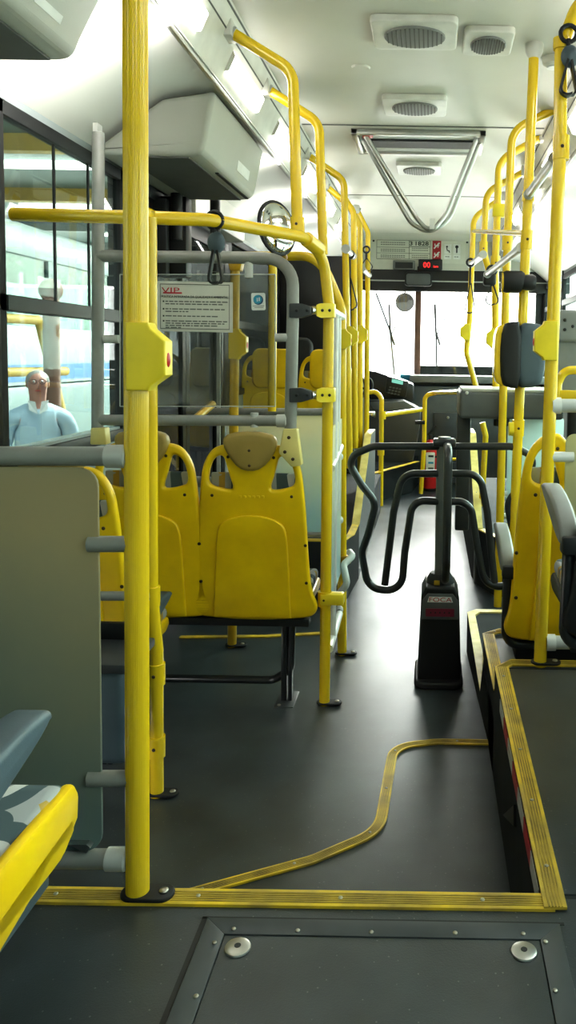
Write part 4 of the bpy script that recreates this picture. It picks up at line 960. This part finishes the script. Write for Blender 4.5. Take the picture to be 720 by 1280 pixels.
for x0, y0 in ((19, .5), (19, -10.5)):
    rs = MB(); rect_on(rs, FM, x0*k, y0*k, (x0+10.5)*k, (y0+11.5)*k, .002); rr_ = rs.build('prohibition_mark', 'redsign', ip)
    cxk, cyk = (x0+5.2)*k, (y0+5.6)*k
    MB().tube([FM @ Vector((cxk-3.4*k, cyk-3.6*k, .003)), FM @ Vector((cxk+3.4*k, cyk+3.4*k, .003))], .9*k, seg=6).build('slash', 'whitep', rr_)
    q2 = MB(); rect_on(q2, FM, cxk-3*k, cyk-.5*k, cxk+3.2*k, cyk+.6*k, .003); rect_on(q2, FM, cxk-3*k, cyk-.5*k, cxk-1.6*k, cyk+2.4*k, .003); rect_on(q2, FM, cxk+.8*k, cyk-2.6*k, cxk+2.2*k, cyk+3*k, .003); q2.build('pictogram', 'whitep', rr_)
for i, x0 in enumerate((33.5, 44.5)):
    q = MB(); rect_on(q, FM, x0*k, -3.5*k, (x0+8.5)*k, 8*k, .0015); w1 = q.build('pictogram_tile', 'whitep', ip)
    q = MB(); rect_on(q, FM, x0*k, -10*k, (x0+8.5)*k, -4.5*k, .0015); w2 = q.build('pictogram_tile', 'whitep', ip)
    lbl(FM @ Matrix.Translation((0, 0, .001)), w2, (x0+1.2)*k, -7*k, 2.2*k, 2)
    cxk = (x0+4.2)*k
    q = MB()
    q.ball(FM @ Vector((cxk-(1*k if i == 0 else 0), 5*k, .003)), (1.2 if i == 0 else 2.0)*k, (1, .2, 1))
    if i == 0: q.tube([FM @ Vector((cxk-1.2*k, 3.6*k, .003)), FM @ Vector((cxk-.6*k, .6*k, .003)), FM @ Vector((cxk+1.6*k, .2*k, .003)), FM @ Vector((cxk+2.4*k, -2.2*k, .003))], .6*k, seg=6)
    else: q.tube([FM @ Vector((cxk, 3.4*k, .003)), FM @ Vector((cxk, -2.4*k, .003))], .8*k, seg=6)
    q.build('pictogram', 'ink', w1)
for u, v in ((467, 301), (584, 303)): screw(ip, P(u, v, YB-.008), (0, -1, 0), .012, 'ink')
# LED speed display and blank display
ld = T('speed_display', 'black display with red digits above the windscreen', 'display', P(538, 337, YB-.03))
MB().box(P(523, 337, YB-.05), P(553, 325, YB), .008).build('housing', 'black', ld)
LM = facing(P(535.5, 331.5, YB-.052)); text('00', 9*k, LM @ Matrix.Translation((-2*k, 0, 0)), 'led', ld, 'digits', sx=1.0); text('km', 4*k, LM @ Matrix.Translation((9*k, -1.5*k, 0)), 'led', ld, 'digits', sx=1.2)
ld2 = T('blank_display', 'unlit dark display left of the red digits', 'display', P(505, 337, YB-.03))
MB().box(P(491, 336.5, YB-.04), P(519, 326, YB), .008).build('housing', 'greyp', ld2); MB().box(P(494, 335, YB-.045), P(516, 328, YB-.038)).build('screen', 'black', ld2)
# inside mirror
im = T('rear_view_mirror', 'dark interior mirror in the middle of the black band', 'mirror', P(523, 358, 8.9))
MB().shape([rrect(.30, .155, .035)], .05, .012, facing(P(523, 349, 8.9))).build('housing', 'rubber', im)
MB().shape([rrect(.265, .12, .025)], .006, .001, facing(P(523, 349, 8.872))).build('mirror_face', 'mid', im)
MB().tube([P(523, 340, 8.9), P(523, 334, 9.0)], .012).build('bracket', 'rubber', im)
# round outside mirror
om = T('round_mirror', 'round mirror outside the left half of the windscreen', 'mirror', P(507, 378, 9.5))
rc = P(506, 378, 9.5)
MB().tube([rc+Vector((0, -.01, 0)), rc+Vector((0, .03, 0))], [.112, .09], seg=28).build('shell', 'dark', om)
MB().tube([rc+Vector((0, -.016, -.01)), rc+Vector((0, -.011, -.01))], .098, seg=28).build('mirror_face', 'mid', om)
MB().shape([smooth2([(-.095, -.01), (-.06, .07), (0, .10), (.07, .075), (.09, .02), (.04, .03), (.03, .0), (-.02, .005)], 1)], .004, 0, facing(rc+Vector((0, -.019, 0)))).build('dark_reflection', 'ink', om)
MB().tube([rc+Vector((.0, .02, .1)), rc+Vector((0, .06, .3))], .012).build('bracket', 'dark', om)
# wipers
for lab, pp in (('windscreen wiper on the left half of the glass', [(470, 366), (488, 415), (494, 478)]), ('windscreen wiper on the right half of the glass', [(544, 380), (545, 415), (546, 462)])):
    w = T('windscreen_wiper', lab, 'wiper', P(*pp[-1], 9.32)); pts = [P(u, v, 9.32) for u, v in pp]
    MB().tube(pts, .011).build('arm', 'dark', w)
    m_ = pts[1]; MB().tube([m_+Vector((-.02, 0, .32)), m_+Vector((.0, 0, 0)), m_+Vector((.05, 0, -.15))], .012).build('blade', 'rubber', w)
    MB().tube([m_+Vector((.12, 0, .2)), m_+Vector((.0, 0, -.05))], .007).build('link', 'dark', w)
# driver area
ds = T('dashboard', 'dark grey driver dashboard with a green lit screen at the front left', 'dashboard', P(490, 580, 8.5))
MB().prism([P(455, 462, 8.5), P(470, 464, 8.5), P(517, 480, 8.5), P(517, 503, 8.5), P(455, 498, 8.5)], (0, .55, 0), .02).build('instrument_hood', 'black', ds)
MB().prism([P(455, 500, 8.3), P(505, 500, 8.3), P(526, 515, 8.3), P(524, 540, 8.3), P(516, 578, 8.3), P(455, 583, 8.3)], (0, .7, 0), .02).build('cabinet', 'dark', ds)
MB().prism([P(462, 503, 8.28), P(506, 501, 8.28), P(524, 511, 8.28), P(515, 516, 8.28), P(466, 511, 8.28)], (0, .3, 0), .01).build('shelf', 'mid', ds)
MB().prism([P(484, 470, 8.46), P(511, 477, 8.46), P(507, 497, 8.46), P(481, 490, 8.46)], (0, .04, 0), .008).build('ticket_console', 'black', ds)
MB().prism([P(490, 473.5, 8.455), P(504, 476.5, 8.455), P(503.5, 481, 8.455), P(489.5, 478, 8.455)], (0, -.004, 0)).build('screen', 'lcd', ds)
q = MB()
for i in range(3):
    for j in range(4): p = P(488+j*4-i, 484+i*3.5+j*.8, 8.45); q.box(p-Vector((.012, .004, .008)), p+Vector((.012, .004, .008)))
q.build('buttons', 'mid', ds)
MB().tube([P(462+4.5*math.cos(R(t)), 482+9*math.sin(R(t)), 8.44) for t in range(0, 361, 20)], .006, seg=6).build('gauge_ring', 'mid', ds)
sw = T('steering_wheel', 'black steering wheel mostly hidden behind the left poles', 'steering wheel', P(452, 500, 8.1)); wc = P(430, 485, 8.1)
WM = Matrix.Translation(wc) @ Matrix.Rotation(R(50), 4, 'X')
MB().tube([WM @ Vector((.22*math.cos(R(t)), .22*math.sin(R(t)), 0)) for t in range(0, 361, 12)], .016, seg=10).build('rim', 'rubber', sw)
for tt in (0, 120, 240): MB().tube([WM @ Vector((0, 0, 0)), WM @ Vector((.22*math.cos(R(tt)), .22*math.sin(R(tt)), 0))], .012).build('spoke', 'rubber', sw)
MB().tube([WM @ Vector((0, 0, .02)), WM @ Vector((0, 0, -.45))], .03).build('column', 'rubber', sw)
# front console with locker
fc = T('front_console', 'grey front console with a square locker door under the windscreen', 'console', P(600, 600, 8.9))
a = P(517, 600, 8.85); 
MB().prism([Vector((P(512, 480, 8.85).x, 8.85, .02)), Vector((P(512, 480, 8.85).x, 8.85, 1.11)), Vector((XR-.05, 8.85, 1.11)), Vector((XR-.05, 8.85, .02))], (0, .28, 0), .015).build('body', 'mid', fc)
MB().box(P(512, 478, 8.8), P(700, 471, 9.14), .008).build('top_shelf', 'greyp', fc)
ldr = MB().box(P(541, 573, 8.82), P(573, 516, 8.86), .006).build('locker_door', 'dark', fc)
screw(ldr, P(560, 522, 8.815), (0, -1, 0), .016, 'alu', 'latch')
MB().box(P(541, 602, 8.82), P(573, 578, 8.86), .006).build('lower_cover', 'dark', fc)
o = tag(MB().box(P(500, 476, 8.95), P(517, 468, 9.0), .004).build('teal_card', 'bluep'), 'teal card lying on top of the dashboard', 'card')
# driver gate rails
dg_ = T('driver_gate', 'yellow tube gate beside the dashboard', 'gate', P(476, 632, 7.6))
MB().tube([P(459, 491, 7.6), P(470, 489, 7.6), P(477, 498, 7.6), P(476, 632, 7.6)], .023, .08).build('post', 'pole', dg_)
MB().tube([P(478, 519, 7.6), P(527, 512, 8.0)], .023).build('cross_bar', 'pole', dg_)
for u, v in ((478, 519), (476, 564)): MB().tube([P(u, v+5, 7.58), P(u, v-5, 7.58)], .034).build('sleeve', 'pole', dg_)
MB().box(P(460, 522, 7.5), P(470, 514, 7.6), .01).build('latch', 'chrome', dg_)
o = pole('yellow rail bending from the floor to the fare desk beside the fire extinguisher', [P(526, 617, 8.0), P(530, 560, 8.0), P(531, 494, 8.0), P(545, 491, 8.0), P(578, 490, 6.5)], fil=.14, r=.023)
MB().tube([P(519, 528, 7.98), P(531, 528, 7.98)], .02).build('knob', 'rubber', o)
pole('level yellow rail behind the turnstile near the front door', [P(548, 574, 8.2), P(582, 574, 8.2)], r=.016)
# fire extinguisher
fe = T('fire_extinguisher', 'red fire extinguisher with a white label on the floor at the front', 'fire extinguisher', PZ(537, 613, 0)); Ye = 8.52; e0 = PZ(537, 613, 0)
MB().tube([e0+Vector((0, 0, .004)), e0+Vector((0, 0, .04)), e0+Vector((0, 0, .47)), e0+Vector((0, 0, .52)), e0+Vector((0, 0, .55))], [.066, .072, .072, .05, .025], seg=24).build('cylinder', 'red', fe)
MB().tube([e0+Vector((0, 0, .0)), e0+Vector((0, 0, .03))], .075, seg=24).build('foot', 'rubber', fe)
q = MB().box(e0+Vector((-.045, -.080, .17)), e0+Vector((.05, -.070, .42)), .008).build('label_sheet', 'whitep', fe)
for z_, m_ in ((.37, 'ink'), (.30, 'bluep'), (.24, 'inkg')): MB().box(e0+Vector((-.02, -.083, z_)), e0+Vector((.035, -.080, z_+.02))).build('label_mark', m_, q)
MB().tube([e0+Vector((0, 0, .36)), e0+Vector((0, 0, .38))], .076).build('strap', 'rubber', fe)
MB().tube([e0+Vector((.0, 0, .54)), e0+Vector((0, 0, .60))], .022).build('valve', 'rubber', fe)
MB().tube([e0+Vector((-.03, 0, .60)), e0+Vector((.06, 0, .70))], .012).build('handle', 'rubber', fe)
# driver's dark partition and door post
dp = T('driver_partition', 'dark partition behind the driver', 'partition', (-1.0, 7.4, .35))
MB().box((XL+.02, 7.40, .35), (-.70, 7.44, 2.34), .006).build('panel', 'black', dp)
MB().box((-.70, 7.38, .05), (-.645, 7.46, 2.40), .01).build('post', 'blue', dp)
MB().tube([P(372, 478, 7.3), P(405, 478, 7.3)], .02).build('grab_bar', 'greyl', dp)
dsx = T('black_seat', 'top of a black driver seat behind the far yellow seats', 'seat', P(355, 470, 7.0))
MB().shape([rrect(.40, .42, .08)], .10, .03, facing(P(362, 452, 6.9))).build('backrest', 'rubber', dsx)
MB().box(P(346, 600, 6.9), P(380, 500, 7.2), .03).build('base', 'rubber', dsx)
# white side post at left front window
o = tag(MB().tube([P(366, 340, 6.2), P(366, 470, 6.2)], .018).build('grab_rail', 'greyl'), 'thin grey upright behind the short yellow pole', 'grab rail')

# ================================================================ OUTSIDE
ground = st(MB().box((-40, -30, -.50), (40, 60, -.36)).build('ground', 'concrete'), 'pale concrete yard outside the bus')
# neighbouring bus to the left
nb = T('parked_bus', 'pale bus parked outside the left windows with orange sign letters', 'bus', (-5.2, 7.0, -.36))
MB().box((-7.2, 1.5, 0.0), (-4.9, 14, 1.0), .06).build('lower_body', 'busgrey', nb)
MB().box((-7.2, 1.5, 1.0), (-4.9, 14, 1.72), .02).build('middle_body', 'buswhite', nb)
MB().box((-7.2, 1.5, 2.55), (-4.9, 14, 2.95), .06).build('roof', 'buswhite', nb)
for y in (1.55, 4.35, 6.3, 8.3, 10.3, 12.3): MB().box((-4.96, y, 1.70), (-4.90, y+.14, 2.56)).build('pillar', 'busgrey', nb)
for i, y in enumerate((1.69, 4.49, 6.44, 8.44, 10.44)): MB().box((-4.95, y, 1.71), (-4.93, y+(2.66, 1.81, 1.86, 1.86, 1.86)[i], 2.55)).build('pane', 'gside', nb)
MB().box((-4.91, 4.9, 2.05), (-4.88, 6.0, 2.52)).build('sign_board', 'ink', nb)
SMx = Matrix.Translation((-4.875, 5.36, 2.40)) @ Matrix.Rotation(R(90), 4, 'Z') @ Matrix.Rotation(R(90), 4, 'X')
text('2', .20, SMx, 'ledo', nb, 'sign_letters', bold=.004); text('un', .17, Matrix.Translation((0, -.16, -.20)) @ SMx, 'ledo', nb, 'sign_letters', bold=.004)
MB().box((-4.915, 7.5, 1.05), (-4.89, 13, 1.25)).build('stripe', 'busblue', nb)
for y in (3.0, 10.5):
    w = MB().tube([(-4.86, y, .12), (-5.1, y, .12)], .46, seg=28).build('wheel', 'rubber', nb); MB().tube([(-4.85, y, .12), (-4.87, y, .12)], .22, seg=20).build('hub', 'alu', w)
# workshop shed behind it
sh = T('shed', 'pale workshop building behind the parked bus', 'building', (-14, 10, -.36))
MB().box((-14.6, -6, -.36), (-14.1, 34, 5)).build('wall', 'purple', sh); MB().box((-15, -6, 5), (-14.05, 34, 5.3)).build('roof', 'buswhite', sh)
for y in (0, 6, 12, 18, 24): MB().box((-14.1, y, .5), (-14.06, y+3, 3.2)).build('opening', 'busgrey', sh)
cn = T('depot_shade_canopy', 'dark depot roof added to shade the parked bus left of the windows', 'roof', (-8, 10, 4.6))
MB().box((-14, -12, 4.6), (-1.9, 26, 4.75)).build('roof_sheet', 'busgrey', cn)  # depot roof added to shade the parked bus and the left windows
for y in range(-8, 26, 4):
    MB().box((-14, y, 4.35), (-1.9, y+.2, 4.6)).build('beam', 'ochre' if y in (12, 16) else 'buswhite', cn)
    if y > 4: MB().box((-9, y+1.6, 4.5), (-2.6, y+1.9, 4.58)).build('tube_light', 'lamp', cn)
tp = PX(64, 395, -3.6); pp_ = T('support_post', 'brown post standing outside the left window', 'post', (tp.x, tp.y, -.36))
MB().tube([(tp.x, tp.y, -.36), (tp.x, tp.y, 2.0)], .075).build('shaft', 'brown', pp_); MB().ball((tp.x, tp.y, 2.0), .11).build('cap', 'brown', pp_)
yr = T('yellow_railing', 'ochre frame standing outside the left window beyond the man', 'frame', (-3.9, 7.2, -.36))
for a, c in (((-4.4, 8.0, -.36), (-4.4, 8.0, 1.75)), ((-4.0, 9.2, -.36), (-4.2, 8.6, 1.75)), ((-4.4, 8.0, 1.75), (-4.2, 8.6, 1.75)), ((-4.4, 8.0, 1.2), (-4.1, 9.0, 1.2))): MB().tube([a, c], .05).build('bar', 'ochre', yr)
# man outside the left window: one skinned body
mx = PX(47, 482, -2.75); gz = -.36
def skin(name, verts, edges, radii, m, parent, root=0, sub=2):
    me = bpy.data.meshes.new(name); me.from_pydata([Vector(v) for v in verts], edges, []); o = bpy.data.objects.new(name, me); COL.objects.link(o)
    sk_ = o.modifiers.new('skin', 'SKIN'); su = o.modifiers.new('sub', 'SUBSURF'); su.levels = su.render_levels = sub
    for i, r in enumerate(radii):
        rr2 = r if hasattr(r, '__len__') else (r, r); me.skin_vertices[0].data[i].radius = rr2; me.skin_vertices[0].data[i].use_root = (i == root)
    sk_.use_smooth_shade = True
    dg = bpy.context.evaluated_depsgraph_get(); dg.update(); m2 = bpy.data.meshes.new_from_object(o.evaluated_get(dg)); bpy.data.objects.remove(o)
    m2.materials.clear(); m2.materials.append(M[m]); 
    for p in m2.polygons: p.use_smooth = True
    ob = bpy.data.objects.new(name, m2); COL.objects.link(ob); ob.parent = parent; return ob
hs = (mx.z+.11-gz)/1.75; man = T('person', 'man with glasses and a pale blue shirt standing outside the left window', 'person', (0, 0, 0))
# local: facing -Y
V = [(0, 0, .95), (0, 0, 1.12), (0, .01, 1.30), (0, .01, 1.42), (0, .0, 1.50), (0, -.01, 1.58), (0, -.012, 1.66), (0, -.005, 1.71)]
E_ = [(i, i+1) for i in range(7)]; Rr = [(.15, .11), (.145, .10), (.165, .105), (.10, .08), (.052, .052), (.066, .078), (.074, .09), (.055, .065)]
for s in (-1, 1):
    i0 = len(V); V += [(s*.09, 0, .90), (s*.10, .0, .50), (s*.11, .02, .09), (s*.12, -.13, .04)]; E_ += [(0, i0), (i0, i0+1), (i0+1, i0+2), (i0+2, i0+3)]; Rr += [.085, .058, .04, .035]
    i0 = len(V); V += [(s*.19, .01, 1.39), (s*.25, .03, 1.12), (s*.24, -.10, .90), (s*.235, -.14, .82)]; E_ += [(3, i0), (i0, i0+1), (i0+1, i0+2), (i0+2, i0+3)]; Rr += [.055, .045, .034, (.022, .036)]
body = skin('body', V, E_, Rr, 'skin', man)
for s in (-1, 1):   # fingers
    for k, (dy, ln) in enumerate(((-.030, .055), (-.010, .07), (.010, .075), (.028, .062))): MB().tube([(s*.235, -.145+dy*.6, .80), (s*.232, -.155+dy*.7, .80-ln*.6), (s*.225, -.15+dy*.7, .80-ln)], [.010, .009, .007], seg=8).build('finger', 'skin', man)
    MB().tube([(s*.22, -.165, .825), (s*.205, -.185, .79), (s*.20, -.185, .765)], [.011, .010, .008], seg=8).build('thumb', 'skin', man)
vv = [(0, 0, .90), (0, 0, 1.12), (0, .01, 1.32), (0, .01, 1.44), (0, .005, 1.51)]; ee = [(i, i+1) for i in range(4)]; r2 = [(.175, .13), (.165, .12), (.18, .12), (.115, .095), (.066, .066)]
for s in (-1, 1):
    i0 = len(vv); vv += [(s*.19, .01, 1.39), (s*.235, .025, 1.19), (s*.252, .03, 1.10)]; ee += [(3, i0), (i0, i0+1), (i0+1, i0+2)]; r2 += [.072, .064, .062]
skin('shirt', vv, ee, r2, 'shirt', man)
MB().prism([(-.07, -.07, 1.53), (-.02, -.09, 1.52), (-.005, -.10, 1.43), (-.06, -.095, 1.46)], (0, .012, 0)).prism([(.07, -.07, 1.53), (.02, -.09, 1.52), (.005, -.10, 1.43), (.06, -.095, 1.46)], (0, .012, 0)).build('collar', 'whitep', man)
vv = [(0, 0, .97), (0, 0, .90)]; ee = [(0, 1)]; r2 = [(.165, .125), (.16, .12)]
for s in (-1, 1): i0 = len(vv); vv += [(s*.09, 0, .84), (s*.10, .0, .50), (s*.11, .02, .10)]; ee += [(1, i0), (i0, i0+1), (i0+1, i0+2)]; r2 += [.10, .075, .06]
skin('trousers', vv, ee, r2, 'trousers', man)
MB().ball((0, .018, 1.665), .083, (.98, 1.05, 1.0)).build('hair', 'hair', man)
MB().ball((0, -.032, 1.645), .066, (1.0, .92, 1.25)).build('face', 'skin', man)
fz = 1.645
MB().prism([(-.012, -.09, fz-.02), (.012, -.09, fz-.02), (.006, -.088, fz+.022), (-.006, -.088, fz+.022)], (0, -.018, 0), .004).build('nose', 'skin', man)
for s in (-1, 1):
    MB().ball((s*.027, -.086, fz+.022), .009).build('eye', 'whitep', man); MB().ball((s*.027, -.093, fz+.022), .0045).build('pupil', 'ink', man)
    MB().ball((s*.072, -.005, fz), .022, (.35, .7, 1.2)).build('ear', 'skin', man)
    MB().tube([(s*.029+.022*math.cos(R(t)), -.098, fz+.022+.017*math.sin(R(t))) for t in range(0, 361, 24)], .0025, seg=6).tube([(s*.05, -.097, fz+.026), (s*.072, -.01, fz+.024)], .0022, seg=6).build('glasses', 'ink', man)
MB().ball((0, -.088, fz-.045), .02, (1.1, .3, .3)).build('mouth', 'redsign', man)
man.location = (mx.x, mx.y, gz); man.rotation_euler = (0, 0, R(28)); man.scale = (hs, hs, hs)
# pale buildings ahead of the windscreen
fb = T('building', 'pale sunlit building far ahead of the windscreen', 'building', (3, 30, -.36))
MB().box((-14, 34, -.36), (16, 35, 4.0)).build('wall', 'whitep', fb)
for x in (-8, -3, 2, 7): MB().box((x, 33.95, .8), (x+2.4, 34, 2.4)).build('opening', 'wall', fb)

# ================================================================ LIGHT
w = bpy.data.worlds.new('world'); S.world = w; w.use_nodes = True; nt = w.node_tree; bg = nt.nodes['Background']
sky = nt.nodes.new('ShaderNodeTexSky'); sky.sky_type = 'NISHITA'; sky.sun_elevation = R(48); sky.sun_rotation = R(20); sky.sun_disc = False; sky.air_density = 2; sky.dust_density = 6; sky.ozone_density = 1
hsv = nt.nodes.new('ShaderNodeHueSaturation'); hsv.inputs['Saturation'].default_value = .25
nt.links.new(sky.outputs[0], hsv.inputs['Color']); nt.links.new(hsv.outputs[0], bg.inputs['Color']); bg.inputs['Strength'].default_value = 2.7
sd = bpy.data.lights.new('sun', 'SUN'); sd.energy = 9; sd.angle = R(3); so = bpy.data.objects.new('sun', sd); COL.objects.link(so); so.rotation_euler = Vector((.10, .6, -.79)).to_track_quat('-Z', 'Y').to_euler()
S.view_settings.view_transform = 'Standard'; S.view_settings.look = 'None'
try: S.view_settings.look = 'Medium High Contrast'
except Exception as ex: print('look', ex)
S.view_settings.exposure = 0.27; S.view_settings.gamma = 1.0
S.cycles.max_bounces = 8; S.cycles.transparent_max_bounces = 16; S.cycles.use_denoising = True
